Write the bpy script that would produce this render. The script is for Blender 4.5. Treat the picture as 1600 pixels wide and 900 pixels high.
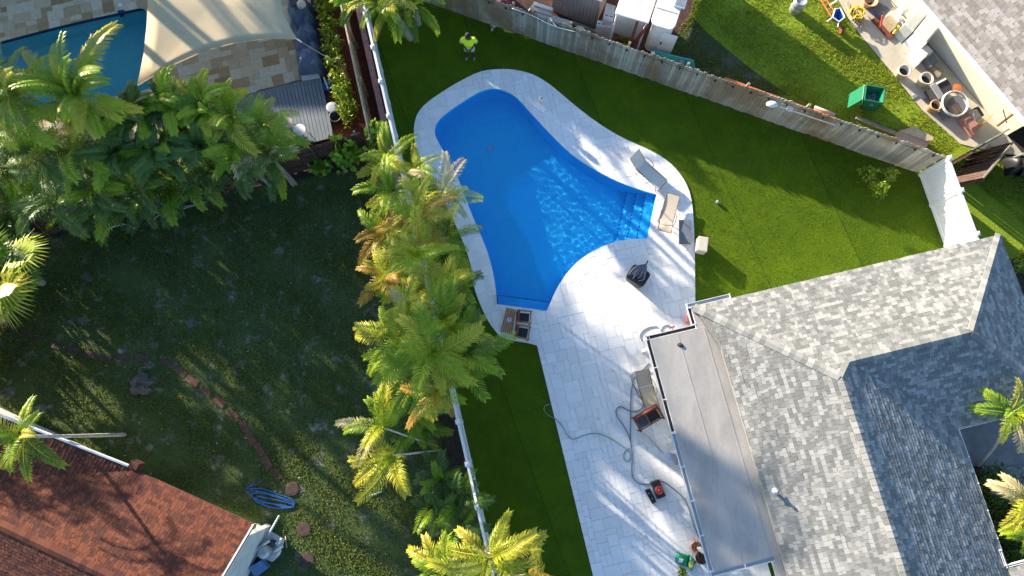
import bpy, bmesh, math, random
import numpy as np
from mathutils import Vector, Matrix
from mathutils.geometry import tessellate_polygon
for o in list(bpy.data.objects): bpy.data.objects.remove(o)
SC = bpy.context.scene; COL = SC.collection
rnd = random.Random(7)
R = math.radians
# ---------------- camera, sky, sun, exposure ----------------
CAM_H, FOC, TILT = 26.0, 1067.0, R(10.7)
cam = bpy.data.cameras.new('camera'); co = bpy.data.objects.new('camera', cam); COL.objects.link(co)
co.location = (0, 0, CAM_H); co.rotation_euler = (TILT, 0, 0)
cam.sensor_width = 36; cam.lens = FOC/1600*36; cam.clip_end = 2000; SC.camera = co
SUN_EL = R(14.0); SUN_AZ = math.atan2(-.745, .667)
w = bpy.data.worlds.new('World'); SC.world = w; w.use_nodes = True
nt = w.node_tree; nt.nodes.clear()
sk = nt.nodes.new('ShaderNodeTexSky'); sk.sky_type = 'NISHITA'; sk.sun_disc = False
sk.ozone_density = 3.0; sk.sun_elevation = SUN_EL; sk.sun_rotation = SUN_AZ % (2*math.pi)
bg = nt.nodes.new('ShaderNodeBackground'); bg.inputs[1].default_value = .115
wo = nt.nodes.new('ShaderNodeOutputWorld'); nt.links.new(sk.outputs[0], bg.inputs[0]); nt.links.new(bg.outputs[0], wo.inputs[0])
sl = bpy.data.lights.new('sun', 'SUN'); sl.energy = 5.0; sl.cycles.is_caustics_light = True; sl.angle = R(.6); sl.color = (1, .86, .68)
so = bpy.data.objects.new('sun', sl); COL.objects.link(so)
sdir = Vector((-.745*math.cos(SUN_EL), .667*math.cos(SUN_EL), math.sin(SUN_EL)))
so.rotation_euler = sdir.to_track_quat('Z', 'Y').to_euler(); so.location = (-20, 18, 20)
SC.view_settings.view_transform = 'Standard'; SC.view_settings.look = 'None'
SC.view_settings.exposure = 1.6; SC.view_settings.gamma = 1
# ---------------- helpers ----------------
def W(px, py, z=0.0):
    """a point of the place: where the sight line of photograph pixel (px,py) meets height z"""
    u = px-800; v = py-450
    d = (u, FOC*math.sin(TILT)-v*math.cos(TILT), FOC*math.cos(TILT)+v*math.sin(TILT))
    t = (CAM_H-z)/d[2]
    return Vector((d[0]*t, d[1]*t, z))
def W2(px, py, z=0.0):
    p = W(px, py, z); return (p.x, p.y)
class MB:
    def __init__(s): s.v = []; s.f = []; s.t = []
    def add(s, vs, fs, tone=0.5):
        n = len(s.v); s.v += [tuple(p) for p in vs]
        s.f += [tuple(i+n for i in f) for f in fs]; s.t += [tone]*len(fs); return s
    def hexa(s, b, t, tone=.5):
        return s.add(list(b)+list(t), [(3,2,1,0),(4,5,6,7),(0,1,5,4),(1,2,6,5),(2,3,7,6),(3,0,4,7)], tone)
    def box(s, c, d, rz=0, tone=.5, M=None):
        x, y, z = d[0]/2, d[1]/2, d[2]/2
        m = M if M is not None else Matrix.Rotation(rz, 3, 'Z')
        c = Vector(c)
        P = [c+m@Vector(q) for q in ((-x,-y,-z),(x,-y,-z),(x,y,-z),(-x,y,-z),(-x,-y,z),(x,-y,z),(x,y,z),(-x,y,z))]
        return s.hexa(P[:4], P[4:], tone)
    def prism(s, poly, z0, z1, tone=.5, top=True, bottom=True):
        poly = ccw(poly); n = len(poly)
        vs = [(p[0], p[1], z0) for p in poly]+[(p[0], p[1], z1) for p in poly]
        fs = [(i, (i+1) % n, (i+1) % n+n, i+n) for i in range(n)]
        if n <= 4:
            tr = [tuple(range(n))]
        else:
            tr = [fixw(poly, t) for t in tessellate_polygon([[Vector((p[0], p[1], 0)) for p in poly]])]
        if top: fs += [tuple(i+n for i in t) for t in tr]
        if bottom: fs += [tuple(reversed(t)) for t in tr]
        return s.add(vs, fs, tone)
    def tube(s, pts, r, n=6, cap=True, tone=.5):
        pts = [Vector(p) for p in pts]; k = len(pts)
        rr = r if isinstance(r, (list, tuple)) else [r]*k
        vs = []; up = Vector((.13, .21, 1)).normalized()
        for i, p in enumerate(pts):
            t = (pts[min(i+1, k-1)]-pts[max(i-1, 0)])
            if t.length < 1e-7: t = Vector((0, 0, 1))
            t.normalize()
            a = t.cross(up)
            if a.length < 1e-3: a = t.cross(Vector((1, 0, 0)))
            a.normalize(); b = t.cross(a)
            for j in range(n):
                q = 2*math.pi*j/n
                vs.append(p+a*(rr[i]*math.cos(q))+b*(rr[i]*math.sin(q)))
        fs = [(i*n+j, i*n+(j+1) % n, (i+1)*n+(j+1) % n, (i+1)*n+j) for i in range(k-1) for j in range(n)]
        if cap: fs += [tuple(reversed(range(n))), tuple((k-1)*n+j for j in range(n))]
        return s.add(vs, fs, tone)
    def lathe(s, c, prof, n=20, tone=.5):
        vs = []; fs = []
        for (r, z) in prof:
            for j in range(n):
                a = 2*math.pi*j/n; vs.append((c[0]+r*math.cos(a), c[1]+r*math.sin(a), c[2]+z))
        for i in range(len(prof)-1):
            for j in range(n):
                fs.append((i*n+j, i*n+(j+1) % n, (i+1)*n+(j+1) % n, (i+1)*n+j))
        fs.append(tuple(reversed(range(n)))); fs.append(tuple((len(prof)-1)*n+j for j in range(n)))
        return s.add(vs, fs, tone)
    def mesh(s, name, mat=None, smooth=False):
        me = bpy.data.meshes.new(name); me.from_pydata(s.v, [], s.f)
        at = me.attributes.new('tone', 'FLOAT', 'FACE')
        at.data.foreach_set('value', s.t)
        if mat: me.materials.append(mat)
        if smooth: me.polygons.foreach_set('use_smooth', [True]*len(s.f))
        me.update(); return me
def area(p): return sum(p[i][0]*p[(i+1) % len(p)][1]-p[(i+1) % len(p)][0]*p[i][1] for i in range(len(p)))/2
def ccw(p):
    p = list(p); return p if area(p) > 0 else p[::-1]
def fixw(poly, t):
    a, b, c = [poly[i] for i in t]
    return tuple(t) if (b[0]-a[0])*(c[1]-a[1])-(b[1]-a[1])*(c[0]-a[0]) > 0 else tuple(reversed(t))
def obj(name, mb, mat=None, parent=None, smooth=False, bevel=0, label=None):
    me = mb if isinstance(mb, bpy.types.Mesh) else mb.mesh(name, mat, smooth)
    o = bpy.data.objects.new(name, me); COL.objects.link(o)
    if parent is not None:
        o.parent = parent
        if parent.type == 'EMPTY' and not parent.get('_local'):
            o.matrix_parent_inverse = Matrix.Translation(-Vector(parent.location))
    if bevel:
        m = o.modifiers.new('bevel', 'BEVEL'); m.width = bevel; m.segments = 2; m.limit_method = 'ANGLE'
    if label: o['label'] = label
    return o
def tag(o, label, cat, group=None):
    o['label'] = label; o['category'] = cat
    if group: o['group'] = group
    return o
def thing(name, label, cat, loc, group=None, rz=None):
    """Empty at the base. rz=None: children are written in world coordinates; otherwise in local ones."""
    o = bpy.data.objects.new(name, None); COL.objects.link(o); o.location = loc; o.empty_display_size = .2
    if rz is not None: o.rotation_euler = (0, 0, rz); o['_local'] = 1
    return tag(o, label, cat, group)
def struct(name, mb, mat, label=None, parent=None, smooth=False, kind='structure'):
    o = obj(name, mb, mat, parent, smooth); o['kind'] = kind
    if label: o['label'] = label
    return o
def dup(root, loc, rz, label, group=None):
    r = root.copy(); COL.objects.link(r); r.location = loc; r.rotation_euler = (0, 0, rz)
    r['label'] = label
    if group: r['group'] = group
    for ch in list(root.children):
        c = ch.copy(); COL.objects.link(c); c.parent = r
        for g in list(ch.children):
            d = g.copy(); COL.objects.link(d); d.parent = c
    return r
def smooth_path(P, n=6, closed=False):
    P = [Vector(p) for p in P]; out = []; k = len(P)
    rng = range(k if closed else k-1)
    for i in rng:
        if closed: a, b, c, d = P[(i-1) % k], P[i], P[(i+1) % k], P[(i+2) % k]
        else: a, b, c, d = P[max(i-1, 0)], P[i], P[i+1], P[min(i+2, k-1)]
        for j in range(n):
            t = j/n
            out.append(.5*((2*b)+(c-a)*t+(2*a-5*b+4*c-d)*t*t+(3*b-3*c+d-a)*t*t*t))
    if not closed: out.append(P[-1])
    return out
# ---------------- materials ----------------
def newmat(name):
    m = bpy.data.materials.new(name); m.use_nodes = True
    return m, m.node_tree, m.node_tree.nodes['Principled BSDF']
def N(nt, t, **kw):
    n = nt.nodes.new(t)
    for k, v in kw.items(): setattr(n, k, v)
    return n
def ramp(nt, src, stops):
    r = N(nt, 'ShaderNodeValToRGB'); e = r.color_ramp.elements
    while len(e) > 1: e.remove(e[-1])
    e[0].position = stops[0][0]; e[0].color = (*stops[0][1], 1)
    for p, c in stops[1:]:
        q = e.new(p); q.color = (*c, 1)
    nt.links.new(src, r.inputs[0]); return r.outputs[0]
def noise(nt, scale, detail=4, rough=.6, vec=None, dist=0):
    n = N(nt, 'ShaderNodeTexNoise'); n.inputs['Scale'].default_value = scale; n.inputs['Detail'].default_value = detail
    n.inputs['Roughness'].default_value = rough; n.inputs['Distortion'].default_value = dist
    if vec is None:
        tc = N(nt, 'ShaderNodeTexCoord'); vec = tc.outputs['Object']
    nt.links.new(vec, n.inputs['Vector']); return n.outputs['Fac']
def mixc(nt, fac, a, b, mode='MIX'):
    m = N(nt, 'ShaderNodeMix', data_type='RGBA', blend_type=mode)
    for s, v in ((0, fac), (6, a), (7, b)):
        if isinstance(v, (int, float)): m.inputs[s].default_value = v
        elif isinstance(v, tuple): m.inputs[s].default_value = (*v, 1)
        else: nt.links.new(v, m.inputs[s])
    return m.outputs[2]
def mapv(nt, scale=(1,1,1), rot=0):
    tc = N(nt, 'ShaderNodeTexCoord'); mp = N(nt, 'ShaderNodeMapping')
    mp.inputs['Scale'].default_value = scale; mp.inputs['Rotation'].default_value = (0, 0, rot)
    nt.links.new(tc.outputs['Object'], mp.inputs[0]); return mp.outputs[0]
def bump(nt, b, src, strength=.4, dist=.02):
    n = N(nt, 'ShaderNodeBump'); n.inputs['Strength'].default_value = strength; n.inputs['Distance'].default_value = dist
    nt.links.new(src, n.inputs['Height']); nt.links.new(n.outputs[0], b.inputs['Normal'])
def plain(name, col, rough=.6, var=.25, scale=8, metal=0, bmp=.0, bscale=60, spec=.5):
    m, nt, b = newmat(name)
    f = noise(nt, scale, 5)
    d = tuple(c*(1-var) for c in col); l = tuple(min(1, c*(1+var)) for c in col)
    nt.links.new(ramp(nt, f, [(.3, d), (.7, l)]), b.inputs['Base Color'])
    b.inputs['Roughness'].default_value = rough; b.inputs['Metallic'].default_value = metal
    b.inputs['Specular IOR Level'].default_value = spec
    if bmp: bump(nt, b, noise(nt, bscale, 3), bmp, .01)
    return m
def tonemat(name, stops, rough=.85, fine=.25, fscale=60, bmp=.3, patch=None):
    """colour picked per piece from the face attribute 'tone', with grain on top"""
    m, nt, b = newmat(name)
    a = N(nt, 'ShaderNodeAttribute', attribute_name='tone')
    c = ramp(nt, a.outputs['Fac'], stops)
    f = noise(nt, fscale, 4)
    g = ramp(nt, f, [(.25, (1-fine,)*3), (.75, (1+fine,)*3)])
    c = mixc(nt, 1.0, c, g, 'MULTIPLY')
    if patch:
        pf = ramp(nt, noise(nt, patch[0], 4), [(.42, (0,0,0)), (.68, (1,1,1))])
        pm = N(nt, 'ShaderNodeMath', operation='MULTIPLY'); pm.inputs[1].default_value = patch[2]
        nt.links.new(pf, pm.inputs[0]); c = mixc(nt, pm.outputs[0], c, patch[1])
    nt.links.new(c, b.inputs['Base Color']); b.inputs['Roughness'].default_value = rough
    if bmp: bump(nt, b, f, bmp, .006)
    return m
def leafmat(name, cols, trans=.28, rough=.42):
    m, nt, b = newmat(name)
    oi = N(nt, 'ShaderNodeObjectInfo'); f = noise(nt, 2.2, 3)
    at = N(nt, 'ShaderNodeAttribute', attribute_name='tone')
    ad = N(nt, 'ShaderNodeMath', operation='MULTIPLY_ADD'); ad.inputs[1].default_value = .35
    nt.links.new(oi.outputs['Random'], ad.inputs[0])
    a2 = N(nt, 'ShaderNodeMath', operation='MULTIPLY_ADD'); a2.inputs[1].default_value = .3
    nt.links.new(f, a2.inputs[0]); nt.links.new(ad.outputs[0], a2.inputs[2])
    nt.links.new(at.outputs['Fac'], ad.inputs[2])
    k = len(cols); c = ramp(nt, a2.outputs[0], [(.1+.95*i/(k-1), cc) for i, cc in enumerate(cols)])
    nt.links.new(c, b.inputs['Base Color']); b.inputs['Roughness'].default_value = rough; b.inputs['Specular IOR Level'].default_value = .35
    tr = N(nt, 'ShaderNodeBsdfTranslucent'); mx = N(nt, 'ShaderNodeMixShader'); mx.inputs[0].default_value = trans
    nt.links.new(mixc(nt, .5, c, (.25, .33, .02), 'MIX'), tr.inputs[0])
    out = nt.nodes['Material Output']
    nt.links.new(b.outputs[0], mx.inputs[1]); nt.links.new(tr.outputs[0], mx.inputs[2]); nt.links.new(mx.outputs[0], out.inputs[0])
    return m
M = {}
def turf_mat():
    m, nt, b = newmat('artificial_turf')
    hv = mapv(nt, (1, 1, 1), R(-13)); st = mapv(nt, (30, 7, 1), R(-66))
    f1 = noise(nt, 1.1, 5, .6); f2 = noise(nt, 14, 6, .75, st); f3 = noise(nt, 170, 3)
    c = ramp(nt, f1, [(.3, (.055, .105, .003)), (.7, (.090, .150, .004))])
    c = mixc(nt, 1, c, ramp(nt, f2, [(.3, (.72,)*3), (.72, (1.28,)*3)]), 'MULTIPLY')
    c = mixc(nt, 1, c, ramp(nt, f3, [(.3, (.75,)*3), (.7, (1.25,)*3)]), 'MULTIPLY')
    sx = N(nt, 'ShaderNodeSeparateXYZ'); nt.links.new(mapv(nt, (1/3.7, 1/3.7, 1), R(-20)), sx.inputs[0])
    fl = N(nt, 'ShaderNodeMath', operation='FLOOR'); nt.links.new(sx.outputs[0], fl.inputs[0])
    wn = N(nt, 'ShaderNodeTexWhiteNoise', noise_dimensions='1D'); nt.links.new(fl.outputs[0], wn.inputs['W'])
    c = mixc(nt, 1, c, ramp(nt, wn.outputs['Value'], [(0, (.84,.86,.84)), (1, (1.14,1.1,1.1))]), 'MULTIPLY')
    fc = N(nt, 'ShaderNodeMath', operation='FRACT'); nt.links.new(sx.outputs[0], fc.inputs[0])
    c = mixc(nt, 1, c, ramp(nt, fc.outputs[0], [(0, (.45,)*3), (.008, (.6,)*3), (.014, (1,)*3)]), 'MULTIPLY')
    nt.links.new(c, b.inputs['Base Color']); b.inputs['Roughness'].default_value = .75
    b.inputs['Specular IOR Level'].default_value = .12
    ad = N(nt, 'ShaderNodeMath', operation='ADD'); nt.links.new(f2, ad.inputs[0]); nt.links.new(f3, ad.inputs[1])
    bump(nt, b, ad.outputs[0], .55, .03); return m
def lawn_mat(name, a, b_, dirt, thr=.62, dscale=.9):
    m, nt, b = newmat(name)
    f1 = noise(nt, .7, 6, .65); f2 = noise(nt, 22, 5, .7); f3 = noise(nt, dscale, 7, .72)
    c = ramp(nt, f1, [(.3, a), (.7, b_)])
    c = mixc(nt, 1, c, ramp(nt, f2, [(.3, (.45,)*3), (.72, (1.5,)*3)]), 'MULTIPLY')
    c = mixc(nt, ramp(nt, f3, [(thr-.03, (0,0,0)), (thr+.08, (.75,)*3)]), c, dirt)
    nt.links.new(c, b.inputs['Base Color']); b.inputs['Roughness'].default_value = .9; b.inputs['Specular IOR Level'].default_value = .15
    bump(nt, b, f2, .7, .06); return m
def stained(name, base, stain, rough=.85, scale=.6, stretch=(1,1,1), rot=0, amt=.7, thr=.5, fine=.15, stain2=None):
    m, nt, b = newmat(name)
    v = mapv(nt, stretch, rot); f = noise(nt, scale, 8, .7, v, .3); g = noise(nt, 40, 4)
    c = mixc(nt, ramp(nt, f, [(thr-.1, (0,0,0)), (thr+.18, (amt,)*3)]), base, stain)
    if stain2: c = mixc(nt, ramp(nt, noise(nt, scale*.6, 6, .6), [(.52, (0,0,0)), (.68, (.8,)*3)]), c, stain2)
    c = mixc(nt, 1, c, ramp(nt, g, [(.3, (1-fine,)*3), (.7, (1+fine,)*3)]), 'MULTIPLY')
    nt.links.new(c, b.inputs['Base Color']); b.inputs['Roughness'].default_value = rough
    bump(nt, b, g, .25, .01); return m
def picket_mat():
    m, nt, b = newmat('weathered_cedar')
    oi = N(nt, 'ShaderNodeObjectInfo')
    base = ramp(nt, oi.outputs['Random'], [(0, (.25, .235, .195)), (.5, (.36, .335, .275)), (1, (.48, .45, .375))])
    gv = mapv(nt, (14, 14, 1.2)); gr = noise(nt, 5, 5, .7, gv)
    c = mixc(nt, 1, base, ramp(nt, gr, [(.3, (.7,)*3), (.7, (1.2,)*3)]), 'MULTIPLY')
    gp = N(nt, 'ShaderNodeNewGeometry'); mp = N(nt, 'ShaderNodeMapping'); mp.inputs['Scale'].default_value = (1, 1, .8); nt.links.new(gp.outputs['Position'], mp.inputs[0])
    st = noise(nt, .6, 6, .62, mp.outputs[0])
    c = mixc(nt, ramp(nt, st, [(.47, (0,0,0)), (.60, (.75,)*3)]), c, (.21, .13, .05))
    nt.links.new(c, b.inputs['Base Color']); b.inputs['Roughness'].default_value = .85; bump(nt, b, gr, .4, .01); return m
def water_mat(name, tint, rough=.0):
    m, nt, b = newmat(name); nt.nodes.remove(b)
    out = nt.nodes['Material Output']
    gl = N(nt, 'ShaderNodeBsdfGlass'); gl.inputs['Color'].default_value = (*tint, 1); gl.inputs['Roughness'].default_value = 0; gl.inputs['IOR'].default_value = 1.33
    nt.links.new(gl.outputs[0], out.inputs[0]); return m
GRAY = [(0, (.165,.172,.165)), (.3, (.205,.212,.202)), (.55, (.245,.248,.235)), (.8, (.29,.292,.277)), (1, (.35,.35,.333))]
M['turf'] = turf_mat()
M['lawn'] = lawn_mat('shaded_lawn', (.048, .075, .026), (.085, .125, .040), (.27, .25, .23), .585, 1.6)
M['sunlawn'] = lawn_mat('rough_lawn', (.20, .29, .02), (.28, .37, .03), (.20, .17, .09), .64, .8)
M['soil'] = plain('dark_soil', (.045, .036, .028), .95, .5, 6, bmp=.6, bscale=30)
M['redsoil'] = plain('brown_red_soil', (.075, .038, .030), .95, .5, 5, bmp=.6, bscale=30)
M['mulch'] = plain('red_mulch', (.16, .045, .03), .95, .5, 20, bmp=.8, bscale=50)
M['paver'] = tonemat('white_travertine', [(0, (.76,.755,.74)), (.5, (.82,.82,.81)), (1, (.87,.87,.86))], .6, .04, 14, .08, (.9, (.74,.72,.69), .35))
M['joint'] = plain('sand_joint', (.72, .71, .69), .9, .1, 20)
M['beigepaver'] = tonemat('beige_travertine', [(0, (.34,.22,.11)), (.3, (.46,.36,.23)), (.6, (.56,.48,.35)), (1, (.64,.58,.47))], .75, .16, 10, .1)
M['shingle'] = tonemat('grey_shingle', GRAY, .9, .18, 90, .3)
M['redshingle'] = tonemat('red_shingle', [(0, (.080,.024,.015)), (.5, (.135,.037,.018)), (1, (.19,.056,.025))], .9, .3, 50, .4)
M['tanshingle'] = tonemat('tan_shingle', [(0, (.27,.235,.20)), (.5, (.36,.325,.285)), (1, (.46,.42,.38))], .9, .25, 30, .3)
M['picket'] = picket_mat()
M['oldwood'] = plain('old_grey_wood', (.27, .24, .17), .9, .35, 5, bmp=.4)
M['darkwood'] = plain('dark_brown_wood', (.085, .048, .036), .85, .4, 6, bmp=.4)
M['brownwood'] = plain('teak_wood', (.33, .17, .08), .6, .35, 9)
M['rustwood'] = plain('red_brown_timber', (.17, .05, .032), .75, .3, 8)
M['tanwood'] = plain('pale_timber', (.48, .38, .24), .8, .25, 9)
M['vinyl'] = plain('white_vinyl', (.80, .80, .80), .35, .05, 3)
M['whitepaint'] = plain('white_paint', (.78, .78, .76), .5, .08, 4)
M['stucco'] = stained('cream_stucco', (.77, .74, .60), (.58, .55, .44), .9, .7, (1,1,1), 0, .4, .55)
M['bluestucco'] = plain('pale_stucco', (.60, .62, .60), .85, .1, 3)
M['flatroof'] = stained('stained_flat_roof', (.42, .40, .365), (.24, .21, .185), .9, 1.0, (1.7, .5, 1), R(13.3), .6, .54, .16, (.32,.30,.285))
M['concrete'] = stained('old_concrete', (.58, .53, .43), (.36, .33, .27), .9, .9, amt=.6)
M['asphalt'] = plain('driveway_concrete', (.20, .20, .20), .85, .2, 2, bmp=.3)
M['plaster'] = None
M['tile'] = plain('navy_waterline_tile', (.012, .03, .10), .3, .4, 20)
M['cream'] = plain('cream_sail_cloth', (.60, .49, .31), .9, .04, 1)
M['alu'] = plain('white_aluminium', (.70, .70, .69), .35, .06, 5)
M['dirt'] = plain('gutter_dirt', (.07, .045, .035), .95, .4, 9)
M['tan'] = plain('tan_sling_fabric', (.58, .49, .37), .8, .06, 30)
M['greysling'] = plain('grey_sling_fabric', (.64, .60, .53), .8, .06, 30)
M['frame'] = plain('brown_grey_metal', (.19, .17, .16), .4, .1, 5, metal=.4)
M['slate'] = plain('slate_vinyl', (.15, .17, .20), .6, .08, 12)
M['black'] = plain('black_plastic', (.018, .018, .020), .45, .3, 9)
M['charcoal'] = plain('charcoal_metal', (.05, .05, .055), .5, .2, 9)
M['beige'] = plain('beige_canvas', (.55, .50, .42), .8, .06, 12, bmp=.2)
M['cushion'] = plain('dark_blue_grey_cloth', (.10, .115, .15), .85, .3, 14)
M['hose'] = plain('grey_hose', (.22, .24, .28), .5, .1, 4)
M['greenhose'] = plain('green_hose', (.14, .28, .24), .5, .1, 4)
M['bluehose'] = plain('blue_hose', (.035, .14, .45), .4, .2, 6)
M['whitehose'] = plain('white_hose', (.62, .64, .62), .5, .06, 6)
M['binA'] = plain('green_bin_plastic', (.010, .17, .085), .45, .12, 4)
M['blue'] = plain('blue_plastic', (.025, .14, .42), .45, .15, 5)
M['lightblue'] = plain('dusty_blue_plastic', (.10, .20, .42), .5, .15, 5)
M['terracotta'] = plain('terracotta', (.55, .33, .20), .8, .15, 9)
M['paleclay'] = plain('pale_clay', (.66, .57, .48), .8, .1, 9)
M['orange'] = plain('orange_panel', (.55, .17, .06), .7, .12, 5)
M['pink'] = plain('faded_pink_paint', (.42, .22, .18), .7, .12, 5)
M['teal'] = plain('teal_paint', (.06, .42, .34), .5, .12, 5)
M['cardboard'] = plain('brown_cardboard', (.42, .29, .20), .9, .08, 5)
M['yellow'] = plain('yellow_rope', (.65, .48, .06), .7, .2, 8)
M['red'] = plain('red_plastic', (.55, .07, .06), .5, .1, 5)
M['galv'] = plain('galvanised_metal', (.45, .47, .48), .4, .12, 6, metal=.5)
M['tarp'] = plain('blue_grey_tarp', (.11, .165, .25), .75, .18, 2.2, bmp=.3, bscale=9)
M['trunk'] = plain('palm_trunk', (.34, .30, .23), .9, .3, 12, bmp=.5, bscale=26)
M['palewoodtrunk'] = plain('pale_palm_trunk', (.55, .50, .42), .9, .18, 12, bmp=.4, bscale=26)
M['shadelawn'] = lawn_mat('shade_dark_grass', (.05,.07,.025), (.08,.10,.04), (.14,.13,.11), .53, 1.2)  # grass with dirt, darkened to stand in for the trailer's shadow
M['tblade'] = leafmat('turf_blade', [(.11,.20,.004), (.16,.27,.004), (.21,.34,.006), (.27,.40,.008)], .3, .6)
M['stone'] = plain('brown_step_stone', (.075, .045, .038), .9, .3, 9, bmp=.5)
M['stump'] = plain('grey_rotten_wood', (.13, .11, .095), .95, .5, 12, bmp=.9, bscale=18)
M['glass'] = plain('dusty_window_glass', (.22, .24, .24), .15, .15, 3)
M['hivis'] = plain('hi_vis_cloth', (.78, 1.0, .02), .8, .06, 14)
M['reflect'] = plain('grey_reflective_tape', (.30, .38, .36), .5, .05, 5)
M['steptile'] = plain('deep_blue_tile', (.008, .09, .34), .5, .2, 20)
M['shorts'] = plain('light_grey_cloth', (.45, .46, .50), .85, .1, 14)
M['skin'] = plain('skin', (.075, .04, .028), .55, .08, 9)
M['hair'] = plain('dark_hair', (.012, .010, .010), .8, .2, 30)
M['shoe'] = plain('grey_shoe', (.20, .21, .23), .7, .1, 9)
M['frA'] = leafmat('green_palm_leaf', [(.022,.09,.008), (.07,.19,.010), (.16,.30,.012), (.30,.42,.02)])
M['frY'] = leafmat('yellowing_palm_leaf', [(.10,.21,.008), (.22,.34,.012), (.38,.45,.02), (.55,.50,.05)])
M['frO'] = leafmat('orange_dry_palm_leaf', [(.14,.20,.015), (.30,.27,.02), (.44,.25,.025), (.50,.30,.05)], .3)
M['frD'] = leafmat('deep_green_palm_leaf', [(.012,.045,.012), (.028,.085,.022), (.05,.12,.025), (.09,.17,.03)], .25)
M['frP'] = leafmat('pale_dry_leaf', [(.12,.20,.02), (.26,.29,.06), (.42,.38,.14), (.52,.45,.24)], .2)
M['shrub'] = leafmat('glossy_shrub_leaf', [(.05,.12,.015), (.10,.20,.02), (.20,.30,.025), (.33,.40,.03)], .3)
M['vine'] = leafmat('bright_heart_leaf', [(.05,.15,.012), (.12,.28,.02), (.20,.40,.03), (.28,.46,.04)], .3)
M['blade'] = leafmat('lawn_blade', [(.14,.24,.012), (.22,.33,.02), (.30,.40,.03), (.38,.40,.06)], .3, .6)
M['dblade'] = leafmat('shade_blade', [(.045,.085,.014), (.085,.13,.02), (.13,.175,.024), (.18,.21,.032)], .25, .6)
# ---------------- shared generators ----------------
def clip_rect(poly, quad):
    """Sutherland-Hodgman: subject poly against a convex ccw window"""
    out = [tuple(p[:2]) for p in poly]
    n = len(quad)
    for i in range(n):
        a = quad[i]; b = quad[(i+1) % n]
        def side(p): return (b[0]-a[0])*(p[1]-a[1])-(b[1]-a[1])*(p[0]-a[0])
        inp = out; out = []
        for j in range(len(inp)):
            p = inp[j]; q = inp[(j+1) % len(inp)]; sp = side(p); sq = side(q)
            if sp >= 0: out.append(p)
            if (sp >= 0) != (sq >= 0):
                t = sp/(sp-sq); out.append((p[0]+(q[0]-p[0])*t, p[1]+(q[1]-p[1])*t))
        if len(out) < 3: return []
    r = []
    for p in out:
        if not r or abs(p[0]-r[-1][0])+abs(p[1]-r[-1][1]) > 1e-5: r.append(p)
    ch = True
    while ch and len(r) >= 3:
        ch = False
        for i in range(len(r)):
            a, b, c = r[i-1], r[i], r[(i+1) % len(r)]; u = (b[0]-a[0], b[1]-a[1]); v = (c[0]-b[0], c[1]-b[1])
            lu = math.hypot(*u); lv = math.hypot(*v)
            if lu < 1e-5 or (u[0]*v[0]+u[1]*v[1]) < -.998*lu*lv: r.pop(i); ch = True; break
    return r if len(r) >= 3 and abs(area(r)) > 2e-4 else []
def inside(p, poly):
    c = False; n = len(poly)
    for i in range(n):
        a = poly[i]; b = poly[i-1]
        if (a[1] > p[1]) != (b[1] > p[1]) and p[0] < (b[0]-a[0])*(p[1]-a[1])/(b[1]-a[1])+a[0]: c = not c
    return c
def sheet(name, outer, holes, z, mat, kind='structure', label=None, parent=None):
    loops = [[Vector((p[0], p[1], 0)) for p in l] for l in [outer]+holes]
    pts = [p for l in loops for p in l]; fs = []; ed = []; k0 = 0
    for l in loops: ed += [(k0+i, k0+(i+1) % len(l)) for i in range(len(l))]; k0 += len(l)
    from mathutils.geometry import delaunay_2d_cdt
    cv, _, cf = delaunay_2d_cdt([Vector((p.x, p.y)) for p in pts], ed, [], 0, 1e-6)[:3]
    for t in cf:
        a, b, c = [cv[i] for i in t]; m = (a+b+c)/3
        if not inside(m, outer) or any(inside(m, h) for h in holes): continue
        fs.append(tuple(t) if (b-a).cross(c-a) > 0 else tuple(reversed(t)))
    pts = [Vector((p.x, p.y, 0)) for p in cv]
    mb = MB(); mb.add([(p.x, p.y, z) for p in pts], fs)
    return struct(name, mb, mat, label, parent, kind=kind)
def pack_pavers(bounds, cell, rs, sizes):
    x0, y0, x1, y1 = bounds; nx = int((x1-x0)/cell); ny = int((y1-y0)/cell)
    g = [[0]*(nx+4) for _ in range(ny+4)]; out = []
    for j in range(ny):
        for i in range(nx):
            if g[j][i]: continue
            ss = sizes[:]; rs.shuffle(ss); ss.append((1, 1))
            for (w_, h_) in ss:
                if all(not g[j+b][i+a] for a in range(w_) for b in range(h_)):
                    for a in range(w_):
                        for b in range(h_): g[j+b][i+a] = 1
                    out.append((x0+i*cell, y0+j*cell, x0+(i+w_)*cell, y0+(j+h_)*cell)); break
    return out
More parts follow.
